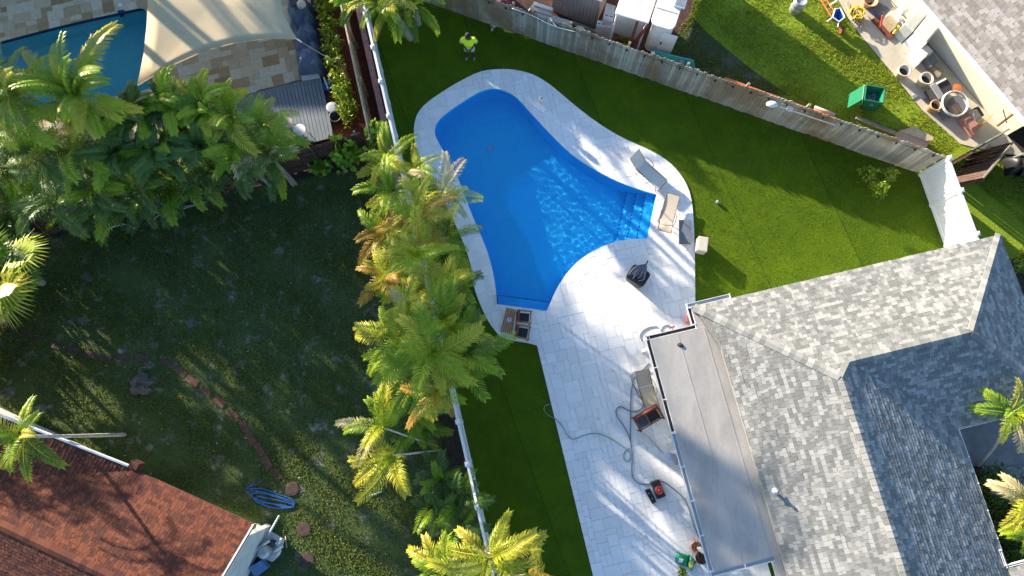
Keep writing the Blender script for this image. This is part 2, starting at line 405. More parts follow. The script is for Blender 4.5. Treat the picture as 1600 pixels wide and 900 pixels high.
def lay_pavers(parent, outer, holes, ang, cell, sizes, z0, z1, mat, seed, maxobj=300, joint=.007, jit=.004):
    """pavers in a modular random pattern, cut to the outline; the nearest ones are parts, the rest one part"""
    rs = random.Random(seed); ca, sa = math.cos(ang), math.sin(ang)
    T = lambda p: (p[0]*ca+p[1]*sa, -p[0]*sa+p[1]*ca)
    Bk = lambda p: (p[0]*ca-p[1]*sa, p[0]*sa+p[1]*ca)
    O = ccw([T(p) for p in outer]); HS = [ccw([T(p) for p in h])[::-1] for h in holes]
    subj = O[:]
    for h in HS:
        i = min(range(len(subj)*len(h)), key=lambda k: (subj[k//len(h)][0]-h[k % len(h)][0])**2+(subj[k//len(h)][1]-h[k % len(h)][1])**2)
        a, b = i//len(h), i % len(h)
        subj = subj[:a+1]+h[b:]+h[:b+1]+subj[a:]
    xs = [p[0] for p in O]; ys = [p[1] for p in O]
    cells = pack_pavers((min(xs)-cell, min(ys)-cell, max(xs)+cell, max(ys)+cell), cell, rs, sizes)
    pcs = []
    for (a, b, c, d) in cells:
        a += joint/2; b += joint/2; c -= joint/2; d -= joint/2
        q = [(a, b), (c, b), (c, d), (a, d)]
        smp = q+[((a+c)/2, b), ((a+c)/2, d), (a, (b+d)/2), (c, (b+d)/2), ((a+c)/2, (b+d)/2)]
        ins = [inside(p, O) and not any(inside(p, h) for h in HS) for p in smp]
        if not any(ins): continue
        r = q if all(ins) else clip_rect(subj, q)
        if len(r) >= 3: pcs.append(([Bk(p) for p in r], rs.random(), rs.uniform(-jit, jit)))
    pcs.sort(key=lambda r: (r[0][0][0])**2+(r[0][0][1]-1.5)**2)
    vis = pcs[:maxobj]; rest = pcs[maxobj:]
    for poly, t, j in vis:
        mb = MB(); mb.prism(poly, z0, z1+j, t, bottom=False); obj('paver', mb, mat, parent)
    if rest:
        mb = MB()
        for poly, t, j in rest: mb.prism(poly, z0, z1+j, t, bottom=False)
        o = obj('pavers', mb, mat, parent); o['kind'] = 'stuff'
def shingle_face(poly3, eave_dir, mat, parent, name='shingles', expo=.130, tw=(.09, .21), seed=1, th=.016, rest=None, lift=.008):
    """shingle courses on a planar roof face (3D polygon ccw from above); returns pieces"""
    rs = random.Random(seed)
    n = Vector((0, 0, 0)); k = len(poly3); P3 = [Vector(p) for p in poly3]
    for i in range(k): n += P3[i].cross(P3[(i+1) % k])
    n.normalize()
    if n.z < 0: n = -n
    x = Vector(eave_dir); x = (x-n*x.dot(n)).normalized(); y = n.cross(x)
    if y.z < 0: y = -y; x = -x
    o = P3[0]; L = ccw([((p-o).dot(x), (p-o).dot(y)) for p in P3])
    y0 = min(p[1] for p in L); y1 = max(p[1] for p in L); x0 = min(p[0] for p in L); x1 = max(p[0] for p in L)
    out = []; yy = y0
    while yy < y1:
        xx = x0-rs.random()*.3
        last = .5
        while xx < x1:
            w_ = rs.uniform(*tw); t = rs.random()
            t = .7*t+.3*last; last = t
            t2 = min(1, max(0, (t-.5)*1.9+.5))
            h = th+rs.random()*lift*(1 if rs.random() < .5 else 0)
            q = [(xx+.004, yy+rs.choice((0, 0, .02))), (xx+w_-.004, yy), (xx+w_-.004, yy+expo), (xx+.004, yy+expo)]
            q[1] = (q[1][0], q[0][1])
            r = clip_rect(L, q)
            if r:
                m = len(r); top = []; bot = []
                for p in r:
                    base = o+x*p[0]+y*p[1]; f = 1-(p[1]-yy)/expo
                    top.append(base+n*(.003+h*(.25+.75*f))); bot.append(base-n*.004)
                fs = [tuple(range(m))]+[(i+m, (i+1) % m+m, (i+1) % m, i) for i in range(m)]
                out.append((top+bot, fs, t2))
            xx += w_
        yy += expo
    return out
def finish_shingles(parent, pcs, mat, nobj=0, centre=(0, 0)):
    pcs.sort(key=lambda p: (p[0][0].x-centre[0])**2+(p[0][0].y-centre[1])**2-20*p[0][0].z)
    for vs, fs, t in pcs[:nobj]:
        mb = MB(); mb.add(vs, fs, t); obj('shingle', mb, mat, parent)
    mb = MB()
    for vs, fs, t in pcs[nobj:]: mb.add(vs, fs, t)
    o = obj('shingles', mb, mat, parent); o['kind'] = 'stuff'
def caps(a, b, parent, mat, seed=1, wdt=.15, step=.2, nobj=True):
    """ridge or hip cap shingles folded over a line"""
    rs = random.Random(seed); a = Vector(a); b = Vector(b); d = (b-a); L = d.length; d.normalize()
    s = d.cross(Vector((0, 0, 1))).normalized(); n = int(L/step)
    for i in range(n):
        p = a+d*(i*step); q = a+d*((i+1.25)*step); t = rs.random()
        mb = MB(); dz = Vector((0, 0, .055)); lo = Vector((0, 0, -.012))
        for sg in (1, -1):
            A = [p+dz, q+dz*.8, q+s*sg*wdt+lo, p+s*sg*wdt+lo+Vector((0, 0, .012))]
            if sg == -1: A = A[::-1]
            low = [v-Vector((0, 0, .03)) for v in A]
            mb.hexa(low[::-1] if sg == 1 else low[::-1], A[::-1] if sg == 1 else A[::-1], t)
        obj('cap_shingle', mb, mat, parent)
# ---------------- outlines ----------------
POOL = [(776.5,475.5),(775,455),(770,425),(762,395),(748,360),(735,330),(722,295),(708,262),(692,235),(681,214),(680,200),(687,187),(705,172),(735,152),(755,142),(772,139),(790,143),(808,154),(830,178),(862,212),(895,243),(930,266),(965,284),(1000,297),(1025.6,304.4),(1011,373.6),(985,374),(958,379),(930,391),(905,407),(885,428),(868,455),(857,480),(854,486)]
pl = [W(*p) for p in POOL]
i0 = POOL.index((1025.6,304.4)); i1 = POOL.index((1011,373.6))
poolW = [(p.x, p.y) for p in (smooth_path(pl[0:i0+1], 3)+smooth_path(pl[i1:], 3))]
DECK = [(839,540),(825,536),(806,533),(790,529),(778,522),(762,500),(750,475),(740,445),(735,412),(722,375),(706,340),(688,305),(668,270),(652,235),(647,208),(650,185),(662,166),(690,145),(720,127),(750,113),(777,109),(805,110),(832,117),(858,132),(888,157),(918,181),(945,200),(975,217),(1010,233),(1040,250),(1062,272),(1077,300),(1083,340),(1085,400),(1086,480)]
dl = [W(*p) for p in DECK]
HU = Vector((math.cos(R(13.3)), math.sin(R(13.3)), 0)); HV = Vector((-HU.y, HU.x, 0))
def H3(u, v, z=0.): q = HU*u+HV*v; return Vector((q.x, q.y, z))
deckW = [(dl[0].x, dl[0].y)]+[(p.x, p.y) for p in smooth_path(dl[1:], 3)]+[tuple(H3(7.75, 2.1)[:2]), tuple(H3(7.75, -12)[:2])]
e = (dl[0]-HV*14); deckW += [(e.x, e.y)]
NPOOL = [(-60,80),(0,66),(100,40),(190,20),(218,14),(228,17),(232,30),(236,60),(240,90),(247,116),(243,132),(225,143),(190,150),(120,166),(50,187),(0,196),(-60,206)]
npW = [(p.x, p.y) for p in smooth_path([W(*q) for q in NPOOL], 3)]
# ---------------- ground sheets ----------------
G = 400
g_ = 40
gr_ = sheet('ground', [(-g_,-g_),(g_,-g_),(g_,g_),(-g_,g_)], [poolW, npW], -.02, M['soil'], label='dark bare soil and verge around the gardens')
gm = bmesh.new(); gm.from_mesh(gr_.data)
for k in range(4):
    c4 = [(-1,-1),(1,-1),(1,1),(-1,1)]; a, b = c4[k], c4[(k+1) % 4]
    gm.faces.new([gm.verts.new((p[0]*q, p[1]*q, -.02)) for p, q in ((a,G),(b,G),(b,g_),(a,g_))])
gm.to_mesh(gr_.data); gm.free()
FD = Vector((.2385, -.9711, 0)); FN = Vector((.9711, .2385, 0)); F0 = Vector((-3.99, 8.43, 0))
def FP(t, off=0., z=0.): q = F0+FD*t+FN*off; return Vector((q.x, q.y, z))
WB0 = W(665, 3); WB1 = W(1437, 271); WD = (WB1-WB0).normalized()
wfar = WB0-WD*6
turf = [tuple(FP(22)[:2]), tuple(H3(8.2, -16)[:2]), tuple(H3(8.2, 1.9)[:2]), tuple(H3(18.2, 1.9)[:2]), tuple(W(1480, 392)[:2]), tuple(W(1437, 272)[:2]), tuple(wfar[:2]), tuple(FP(-15)[:2])]
sheet('turf', turf, [poolW], .0, M['turf'], label='bright artificial turf around the pool deck')
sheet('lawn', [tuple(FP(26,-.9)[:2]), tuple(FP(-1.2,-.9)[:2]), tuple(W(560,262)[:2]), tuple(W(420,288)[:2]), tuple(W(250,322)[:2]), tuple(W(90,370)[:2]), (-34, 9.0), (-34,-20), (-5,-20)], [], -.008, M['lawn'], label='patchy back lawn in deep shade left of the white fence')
sheet('side_lawn', [tuple((WB0-WD*3)[:2]), tuple(W(1445,272)[:2]), tuple(W(1520,392)[:2]), (25, 5), (25, 10), tuple(W(1600,300)[:2]), tuple(W(1545,235)[:2]), tuple(W(1500,215)[:2]), tuple(W(1440,172)[:2]), tuple(W(1400,122)[:2]), tuple(W(1330,38)[:2]), (12.6, 20), (9, 26), (-2, 26)], [], -.006, M['sunlawn'], label='rough sunlit lawn behind the wooden fence')
sheet('side_path', [W2(1500,225), W2(1440,172), W2(1400,122), W2(1330,38), (12.6, 20), (14.5, 20), W2(1390,0), W2(1600,243), W2(1560,240)], [], .02, M['concrete'], label='sunlit concrete walk along the cream house')
sheet('trailer_shade', [W2(1080,25), W2(1110,55), W2(1170,105), W2(1235,150), W2(1180,142), W2(1110,120), W2(1020,88), W2(1050,50)], [], -.003, M['shadelawn'])  # trailer's shadow put into the colour of this grass sheet
sheet('mulch_bed', [W2(478,0), W2(560,0), W2(600,215), W2(440,262), W2(330,300), W2(440,238), W2(521,216), W2(501,118)], [], .004, M['mulch'], label='red mulch bed round the grey decking')
sheet('neighbor_patio_base', [(-36, 24), W2(470,-130), W2(502,118), W2(402,143), W2(425,205), W2(250,260), (-36, 9.6)], [npW], .0, M['joint'])
sheet('bare_soil', [tuple((WB0-WD*3+Vector((0,.05,0)))[:2]), tuple((WB0+WD*10.4)[:2]), W2(1062,55), W2(1085,15), W2(1095,-80), (-1.5, 26)], [], .001, M['redsoil'], label='dark red-brown soil round the shed behind the wooden fence')
cy = sheet('driveway', [tuple(H3(14.3,-3.7)[:2]), tuple(H3(22,-3.7)[:2]), tuple(H3(22,-5.8)[:2]), tuple(W(1600,738)[:2]), tuple(W(1525,728)[:2]), tuple(H3(14.3,-5.4)[:2])], [], -.004, M['asphalt'], label='shaded blue grey driveway in the courtyard')
# ---------------- pool ----------------
def basin(name, outline, depth, mat, label):
    o = ccw(outline); n = len(o); mb = MB()
    vs = [(p[0], p[1], .03) for p in o]+[(p[0], p[1], -.32) for p in o]
    cx = sum(p[0] for p in o)/n; cyy = sum(p[1] for p in o)/n
    vs += [(p[0]+(cx-p[0])*.03, p[1]+(cyy-p[1])*.03, -depth) for p in o]
    fs = []; 
    for r in (0, 1):
        for i in range(n): fs.append(((i+1) % n+r*n, i+r*n, i+(r+1)*n, (i+1) % n+(r+1)*n))
    for t in tessellate_polygon([[Vector((p[0], p[1], 0)) for p in o]]): fs.append(tuple(i+2*n for i in fixw(o, t)))
    mb.add(vs, fs); return struct(name, mb, mat, label, smooth=False)
def plaster(name, c1, c2):
    m, nt, b = newmat(name)
    f = noise(nt, .8, 5, .6); g = noise(nt, 6, 4)
    c = mixc(nt, f, c1, c2); c = mixc(nt, 1, c, ramp(nt, g, [(.3, (.95,)*3), (.7, (1.05,)*3)]), 'MULTIPLY')
    nt.links.new(c, b.inputs['Base Color']); b.inputs['Roughness'].default_value = .8; return m
M['plaster'] = plaster('blue_pool_plaster', (.013, .50, .98), (.022, .60, 1.0))
M['plaster2'] = plaster('teal_pool_plaster', (.15, .62, .72), (.20, .70, .80))
pb = basin('pool_basin', poolW, 1.05, M['plaster'], 'bright blue plaster pool basin')
npb = basin('neighbor_pool_basin', npW, 1.2, M['plaster2'], 'teal plaster basin of the neighbour pool')
# steps at the right, bench at the bottom
def lerp(a, b, t): return a+(b-a)*t
a0 = W(1025.6,304.4); b0 = W(1011,373.6); sd = Vector((-.975, -.22, 0)).normalized()
sdir2 = (a0-b0).normalized(); inw = Vector((-sdir2.y, sdir2.x, 0)); inw = inw if inw.x < 0 else -inw
for i, (wd, z) in enumerate(((.38, -.28), (.74, -.52), (1.12, -.76))):
    A = a0+sdir2*.7; B = b0-sdir2*.5
    q = [A-inw*.0, A+inw*wd, B+inw*wd, B]
    mb = MB(); mb.prism([(p.x, p.y) for p in q], -1.04, z)
    st = obj('pool_step', mb, M['plaster'], pb)
    for k in range(20):
        m2 = MB(); c = lerp(q[1], q[2], (k+.5)/20)
        if not inside((c.x, c.y), poolW): continue
        m2.box((c.x, c.y, z+.004), (.035, .085, .012), math.atan2(sdir2.y, sdir2.x)+math.pi/2)
        obj('step_tile', m2, M['steptile'], st)
a1 = W(776.5,475.5); b1 = W(854,486); bd = (b1-a1).normalized(); bn = Vector((-bd.y, bd.x, 0))
q = [a1, b1, b1+bn*.42-bd*-.12, a1+bn*.42]
mb = MB(); mb.prism([(p.x, p.y) for p in q], -1.04, -.42); bench = obj('pool_bench', mb, M['plaster'], pb)
for k in range(26):
    m2 = MB(); c = lerp(q[3], q[2], (k+.5)/26); m2.box((c.x, c.y, -.414), (.05, .045, .012), math.atan2(bd.y, bd.x)); obj('step_tile', m2, M['steptile'], bench)
mb = MB(); c = W(767, 235, -1.0); mb.lathe((c.x, c.y, -1.05), [(.16, 0), (.16, .03), (.10, .05), (.02, .05)], 18); obj('pool_drain', mb, plain('pale_blue_drain', (.15, .45, .8), .5), pb)
mb = MB(); c = W(1001, 425); 
WATER_SETUP = True
def water(name, outline, mat, label, z=-.09, step=.036, amp=1.):
    """rippled water sheet on a fine grid, trimmed a little inside the basin wall"""
    xs = [p[0] for p in outline]; ys = [p[1] for p in outline]; x0, y0 = min(xs), min(ys)
    nx = int((max(xs)-x0)/step)+2; ny = int((max(ys)-y0)/step)+2
    gx, gy = np.meshgrid(x0+np.arange(nx)*step, y0+np.arange(ny)*step)
    rs = np.random.RandomState(3); h = np.zeros_like(gx)
    for k in range(26):
        a = rs.uniform(0, 6.283); L = rs.uniform(.16, .42); ph = rs.uniform(0, 6.283)
        h += np.sin((gx*math.cos(a)+gy*math.sin(a))*6.283/L+ph+.6*np.sin(gx*.7+gy*.5+k))*L*.0036
    h *= amp*.5; n = nx*ny
    c = np.zeros(((ny-1), (nx-1)), bool); mx = gx[:-1,:-1]+step/2; my = gy[:-1,:-1]+step/2; P = outline
    for i in range(len(P)):
        a, b = P[i], P[i-1]
        m = ((a[1] > my) != (b[1] > my)) & (mx < (b[0]-a[0])*(my-a[1])/(b[1]-a[1]+1e-12)+a[0]); c ^= m
    d = c.copy(); d[1:] |= c[:-1]; d[:-1] |= c[1:]; d[:,1:] |= c[:,:-1]; d[:,:-1] |= c[:,1:]
    J, I = np.nonzero(d); f = np.stack([J*nx+I, J*nx+I+1, (J+1)*nx+I+1, (J+1)*nx+I], 1)
    used, inv = np.unique(f, return_inverse=True); co_ = np.stack([gx.ravel(), gy.ravel(), z+h.ravel()], 1)[used]
    me = bpy.data.meshes.new(name); me.from_pydata(co_.tolist(), [], inv.reshape(-1, 4).tolist()); me.materials.append(mat); me.polygons.foreach_set('use_smooth', [True]*len(me.polygons)); me.update()
    o = bpy.data.objects.new(name, me); COL.objects.link(o); o['kind'] = 'structure'; o['label'] = label; o.cycles.is_caustics_caster = True; return o
# navy waterline tiles round both basins (joined band, tile size below a pixel or two)
def tileband(name, outline, parent, z0, z1, inset=.012):
    o = ccw(outline); n = len(o); mb = MB()
    for i in range(n):
        a = Vector((*o[i], 0)); b = Vector((*o[(i+1) % n], 0)); L = (b-a).length
        if L < .01: continue
        d = (b-a)/L; nn = Vector((-d.y, d.x, 0)); k = max(1, round(L/.15))
        for j in range(k):
            p = a+d*(L*j/k+.004)+nn*.0; q = a+d*(L*(j+1)/k-.004)
            mb.hexa([(p.x,p.y,z0),(q.x,q.y,z0),(q.x+nn.x*inset,q.y+nn.y*inset,z0),(p.x+nn.x*inset,p.y+nn.y*inset,z0)],
                    [(p.x,p.y,z1),(q.x,q.y,z1),(q.x+nn.x*inset,q.y+nn.y*inset,z1),(p.x+nn.x*inset,p.y+nn.y*inset,z1)], rnd.random())
    o_ = obj(name, mb, M['tile'], parent); o_['kind'] = 'stuff'; return o_
tileband('waterline_tiles', npW, npb, -.14, .02)
M['water'] = water_mat('pool_water', (.93, 1.0, 1.0)); M['water2'] = water_mat('pool_water_teal', (.85, .97, 1.0))
for o_ in (pb, npb): o_.cycles.is_caustics_receiver = True
for o_ in list(pb.children): o_.cycles.is_caustics_receiver = True
wt = water('pool_water', poolW, M['water'], 'clear blue water of the free-form pool')
water('neighbor_pool_water', npW, M['water2'], 'teal water of the neighbour pool')
# ---------------- decks ----------------
dk = sheet('pool_deck', deckW, [poolW], .008, M['joint'], label='white travertine deck around the free-form pool')
lay_pavers(dk, deckW, [poolW], R(13.3), .203, [(3,2),(2,2),(2,3),(2,1),(1,2),(3,2),(2,2)], .009, .05, M['paver'], 3)
npatio = [(-30, 21), W2(470,-110), W2(502,118), W2(402,143), W2(415,200), W2(250,255), W2(0,235), (-30, 10.6)]
pd = sheet('neighbor_patio', npatio, [npW], .006, M['joint'], label='beige travertine patio of the neighbour')
lay_pavers(pd, npatio, [npW], R(15), .23, [(3,2),(2,2),(2,1),(3,2),(2,2)], .007, .05, M['beigepaver'], 5)
# ---------------- main house ----------------
PA = .43
zr = 2.6+PA*2.995; uR1 = 11.0; PB = (zr-2.6)/(14.47-uR1); uBr = 10.52; zB = 2.6+PB*(14.47-uBr)
vAp = 2.2-(zB-2.6)/PA
APEX = H3(uBr, vAp, zB); R1 = H3(uR1, -.795, zr); R2 = H3(15.2, -.795, zr)
CA = H3(7.0, 2.2, 2.6); CB = H3(18.26, 2.2, 2.6); CC = H3(18.26, -3.79, 2.6); VC = H3(14.47, -3.79, 2.6)
VE = -11.
BR = H3(uBr, VE, zB); BE = H3(14.47, VE, 2.6)
JL = 7.45; zL = 2.6+(zB-2.6)*(JL-7.0)/(uBr-7.0)
JA = H3(JL, 2.2-.3, zL); JB = H3(JL, VE, zL)
house = thing('house', 'low house with grey multi-tone shingle hip roof right of the pool', 'house', H3(12, 0, 0))
def slab(name, pts, mat, parent, th=.1):
    mb = MB(); top = [Vector(p) for p in pts]; k = len(top)
    mb.add(top+[p-Vector((0, 0, th)) for p in top], [tuple(range(k)), tuple(reversed(range(k, 2*k)))]+[(i+k, (i+1) % k+k, (i+1) % k, i) for i in range(k)])
    return obj(name, mb, mat, parent)
faces = [('roof_slope', [CA, CB, R2, R1, APEX], HU), ('roof_slope', [R1, R2, CC, VC], HU), ('roof_slope', [CB, CC, R2], HV),
         ('roof_slope', [APEX, R1, VC, BE, BR], HV), ('roof_slope', [CA, APEX, BR, JB, JA], HV)]
pcs = []
def flipccw(P):
    return P if area([(p.x, p.y) for p in P]) > 0 else P[::-1]
for i, (nm, P, ed) in enumerate(faces):
    P = flipccw(P); slab(nm, P, M['shingle'], house)
    pcs += shingle_face(P, ed, M['shingle'], house, seed=20+i)
finish_shingles(house, pcs, M['shingle'], 300, (3, 1))
for i, (a, b) in enumerate(((CA, APEX), (APEX, R1), (R1, R2), (CB, R2), (CC, R2), (BR, APEX))): caps(a, b, house, M['shingle'], 40+i)
# walls
def wallring(pts, z0, z1, parent, mat, name='wall', th=.15):
    for i in range(len(pts)-1):
        a = Vector(pts[i]); b = Vector(pts[i+1]); d = (b-a).normalized(); n = Vector((-d.y, d.x, 0))*th
        mb = MB(); q = [a, b, b+n, a+n]
        mb.prism([(p.x, p.y) for p in q], z0, z1); obj(name, mb, mat, parent)
wallring([H3(7.9,-10.5), H3(7.9,1.75), H3(17.8,1.75), H3(17.8,-3.3), H3(14.0,-3.3), H3(14.0,-10.5)][::-1], 0, 2.5, house, M['bluestucco'])
vp = thing('vent_pipe', 'small grey vent pipe standing on the sunlit shingle roof', 'pipe', W(1212, 768, 3.4)); 
mb = MB(); c = W(1212, 768, 3.15); mb.lathe(c, [(.05, -.2), (.05, .2), (.035, .21), (.035, .1)], 10); obj('pipe_stack', mb, M['galv'], vp)
mb = MB(); mb.lathe(c, [(.13, .0), (.06, .07)], 10); obj('flashing', mb, M['galv'], vp)
# flat patio roof
FLZ = 2.52
fl0 = W(1013, 529, FLZ)
uL = fl0.dot(HU)+.06; vT = fl0.dot(HV)-.06
cnr = W(1090, 512, FLZ)
vN = CA.dot(HV)
flat = MB(); poly = [H3(uL, vT, 0), H3(JL+.25, vT, 0), H3(JL+.55, -10, 0), H3(uL, -10, 0)]
flat.prism([(p.x, p.y) for p in poly], FLZ-.12, FLZ)
vBot = W(1112, 893, FLZ).dot(HV)
flat = MB(); poly = [H3(uL, vT), H3(JL+.15, vT), H3(JL+.2, vBot), H3(uL, vBot)]
flat.prism([(p.x, p.y) for p in poly], FLZ-.12, FLZ+.05); fr = obj('flat_roof', flat, M['flatroof'], house)
flat = MB(); poly = [H3(JL-.2, vBot-.002), H3(JL+.3, vBot-.002), H3(JL+.3, -10), H3(JL-.2, -10)]
flat.prism([(p.x, p.y) for p in poly], FLZ-.12, FLZ+.045); obj('flat_roof', flat, M['flatroof'], house)
for u_ in (uL+.95, uL+1.9):
    mb = MB(); c = H3(u_, (vT+vBot)/2); mb.box((c.x, c.y, FLZ+.053), (.05, vT-vBot-.1, .008), R(13.3)); obj('roof_lap', mb, M['flatroof'], house)
for (uu, vv) in ((uL+.15, vT-.2), (uL+.15, vT-4.), (uL+.15, vBot+.3)):
    mb = MB(); c = H3(uu, vv); mb.box((c.x, c.y, 1.2), (.1, .1, 2.4), R(13.3)); obj('post', mb, M['alu'], house)
def gutter(pts, parent, mat=None, wd=.15, dp=.1, strap=.95, closed=False, fill='dirt'):
    """open U channel with hanger straps; pts world with z of the rim; channel lies left of the direction"""
    mat = mat or M['alu']
    for i in range(len(pts)-1):
        a = Vector(pts[i]); b = Vector(pts[i+1]); d = (b-a).normalized(); n = Vector((-d.y, d.x, 0)); mb = MB(); Lg = (b-a).length
        ext = wd if i > 0 else 0
        def bar(o0, o1, z0, z1):
            q = [a+n*o0, b+n*o0, b+n*o1, a+n*o1]
            mb.hexa([p+Vector((0,0,z0)) for p in q], [p+Vector((0,0,z1)) for p in q])
        bar(0, .02, -dp, 0); bar(wd-.02, wd, -dp, 0); bar(.02, wd-.02, -dp, -dp+.015)
        g = obj('gutter', mb, mat, parent)
        mb = MB(); q = [a+n*.022, b+n*.022, b+n*(wd-.022), a+n*(wd-.022)]
        mb.hexa([p+Vector((0,0,-dp+.016)) for p in q], [p+Vector((0,0,-dp+.03)) for p in q]); obj('gutter_bed', mb, M[fill], g)
        k = max(1, int(Lg/strap))
        for j in range(k+1):
            mb = MB(); c = a+d*(Lg*(j+.02)/(k+.04))+n*wd/2; mb.box((c.x, c.y, c.z+.006), (.035, wd+.02, .012), math.atan2(d.y, d.x)); obj('gutter_strap', mb, M['whitepaint'], g)
GZ = FLZ+.02
gA = H3(uL-.02, vT-3.9, GZ)
gutter([H3(uL-.01, vBot, GZ), H3(uL-.01, vT-3.2, GZ)], house, fill='galv')
gutter([H3(uL-.01, vT-3.2, GZ), H3(uL-.01, vT+.17, GZ)], house)
cu = W(1088, 508, GZ).dot(HU); 
gutter([H3(cu+.06, vT+.17, GZ), H3(uL-.16, vT+.17, GZ)][::-1], house) if False else gutter([H3(cu, vT+.01, GZ), H3(uL-.16, vT+.01, GZ)][::1][::-1] and [H3(uL-.16, vT+.01, GZ), H3(cu, vT+.01, GZ)], house)
vTop = 2.22
gutter([H3(cu, vT+.16, GZ+.01), H3(cu, vTop, GZ+.01)], house)
gutter([H3(cu-.16, vTop, GZ+.02), H3(cu+1.45, vTop, GZ+.02)], house, fill='galv')
mb = MB(); poly = [H3(cu-.0, vTop), H3(cu, vT+.0), H3(7.6, vT+.0), H3(7.6, vTop)]
mb.prism([(p.x, p.y) for p in poly], FLZ-.1, FLZ+.03); obj('soffit', mb, M['flatroof'], house)
gutter([H3(uL-.16, vBot-.16, GZ+.01), H3(JL, vBot-.16, GZ+.01)], house, fill='galv')
gutter([VC+Vector((0,0,.02)), CC+Vector((0,0,.02))][::-1], house, wd=.07, fill='galv') if False else None
gutter([H3(14.47,-3.86,2.6), H3(18.3,-3.86,2.6)], house, wd=.06, strap=.8, fill='galv')
gutter([H3(14.53,VE,2.6), H3(14.53,-3.85,2.6)], house, wd=.06, strap=.8, fill='galv')
# porch roof at the lower right
pc = W(1573, 885, 2.6); pu = pc.dot(HU); pv = pc.dot(HV)
P = flipccw([H3(14.5, pv-.05, 2.62), H3(19.5, pv-.05, 2.62), H3(19.5, pv-3, 3.9), H3(14.5, pv-3, 3.9)])
slab('roof_slope', P, M['shingle'], house); p2 = shingle_face(P, HU, M['shingle'], house, seed=77); finish_shingles(house, p2, M['shingle'], 0)
gutter([H3(pu-.05, pv-.03, 2.64), H3(19.5, pv-.03, 2.64)], house, wd=.08, fill='galv')
gutter([H3(pu-.02, pv+.05, 2.65), H3(pu-.02, pv+.55, 2.65)], house, wd=.08, fill='galv')
# ---------------- bottom-left red house ----------------
RA = Vector((math.cos(R(-23)), math.sin(R(-23)), 0)); RN = Vector((-RA.y, RA.x, 0))
O_ = W(213, 735, 2.6)
def R3(a, n, z): q = O_+RA*a+RN*n; return Vector((q.x, q.y, z))
rh = thing('house', 'house with faded red shingle gable roof at the bottom left corner', 'house', R3(0,-4,0))
pr = .42
gab = (W(400, 814, 2.6)-O_).dot(RA)
gn = (W(400, 814, 2.6)-O_).dot(RN)
def ridge_in():
    best = None
    for i in range(10, 600):
        s = i*.01; z = 2.6+pr*s
        p = R3(2, -s, z); pk = W(170, 900, z)
        if (pk-O_).dot(RN) > -s: return s
    return 4
rs_ = min(ridge_in(), 4.6); zrr = 2.6+pr*rs_
print('rs', rs_)
wr_ = 5.9; E0 = R3(0, 0, 2.6); E1 = R3(gab, 0, 2.6); G1 = R3(gab, -rs_, zrr); V0 = R3(-wr_, -rs_, zrr)
RLF = R3(-14, -rs_, zrr)
main = flipccw([E0, E1, G1, V0]); low = flipccw([G1, R3(gab, -2*rs_, 2.6), R3(-14, -2*rs_, 2.6), RLF])
wing = flipccw([E0, V0, R3(-wr_, .0, zrr)])
wing = flipccw([E0, V0, R3(-rs_-2, -rs_, zrr), R3(-rs_-2, 0, zrr+.0), R3(-rs_, 0, zrr)]) if False else wing
rp = []
for i, (P, ed) in enumerate(((main, RA), (low, RA), (wing, RN))):
    slab('roof_slope', P, M['redshingle'], rh); rp += shingle_face(P, ed, M['redshingle'], rh, seed=90+i, expo=.125, tw=(.09, .16), th=.014)
wl = flipccw([R3(-wr_, 0, zrr), R3(-wr_, -rs_, zrr), R3(-2*wr_, 0, 2.6)]); 
slab('roof_slope', wl, M['redshingle'], rh)
finish_shingles(rh, rp, M['redshingle'], 0)
caps(RLF, G1, rh, M['redshingle'], 60, step=.22)
# rake board and gable wall of the wing, gable wall at the right
def board(a, b, wd, ht, mat, parent, name, off=0):
    a = Vector(a); b = Vector(b); d = (b-a).normalized(); n = Vector((-d.y, d.x, 0)).normalized(); q = [a+n*off, b+n*off, b+n*(off+wd), a+n*(off+wd)]
    mb = MB(); mb.hexa([p-Vector((0,0,ht)) for p in q], [p+Vector((0,0,.03)) for p in q]); return obj(name, mb, mat, parent)
board(E0, R3(-wr_, 0, zrr), .05, .16, M['whitepaint'], rh, 'rake_board', -.06)
board(G1, E1, .05, .16, M['whitepaint'], rh, 'rake_board', .003)
mb = MB(); mb.add([R3(-.5,-.7,0), R3(-wr_*2,-.7,0), R3(-wr_*2,-.7,2.5), R3(-wr_,-.7,zrr-.12), R3(-.5,-.7,2.65)]+[R3(-.5,-.9,0), R3(-wr_*2,-.9,0), R3(-wr_*2,-.9,2.5), R3(-wr_,-.9,zrr-.12), R3(-.5,-.9,2.65)],
    [(0,1,2,3,4),(9,8,7,6,5),(0,5,6,1),(0,4,9,5)]); obj('wall', mb, M['bluestucco'], rh)
mb = MB(); mb.add([R3(gab-.12,-.5,0), R3(gab-.12,-2*rs_,0), R3(gab-.12,-2*rs_,2.4), R3(gab-.12,-rs_,zrr-.13), R3(gab-.12,-.5,2.6)]+[R3(gab-.3,-.5,0), R3(gab-.3,-2*rs_,0), R3(gab-.3,-2*rs_,2.4), R3(gab-.3,-rs_,zrr-.13), R3(gab-.3,-.5,2.6)],
    [(4,3,2,1,0),(5,6,7,8,9),(0,1,6,5),(0,5,9,4)]); obj('wall', mb, M['bluestucco'], rh)
mb = MB(); q = [R3(0,-1.25,0), R3(gab-.35,-1.25,0), R3(gab-.35,-1.42,0), R3(0,-1.42,0)]; mb.prism([(p.x,p.y) for p in q], 0, 2.5); obj('wall', mb, M['bluestucco'], rh)
mb = MB(); mb.box(R3(-.12, .13, 2.5), (.30, .24, .4), R(-23), .1); obj('chimney_box', mb, M['redshingle'], rh)
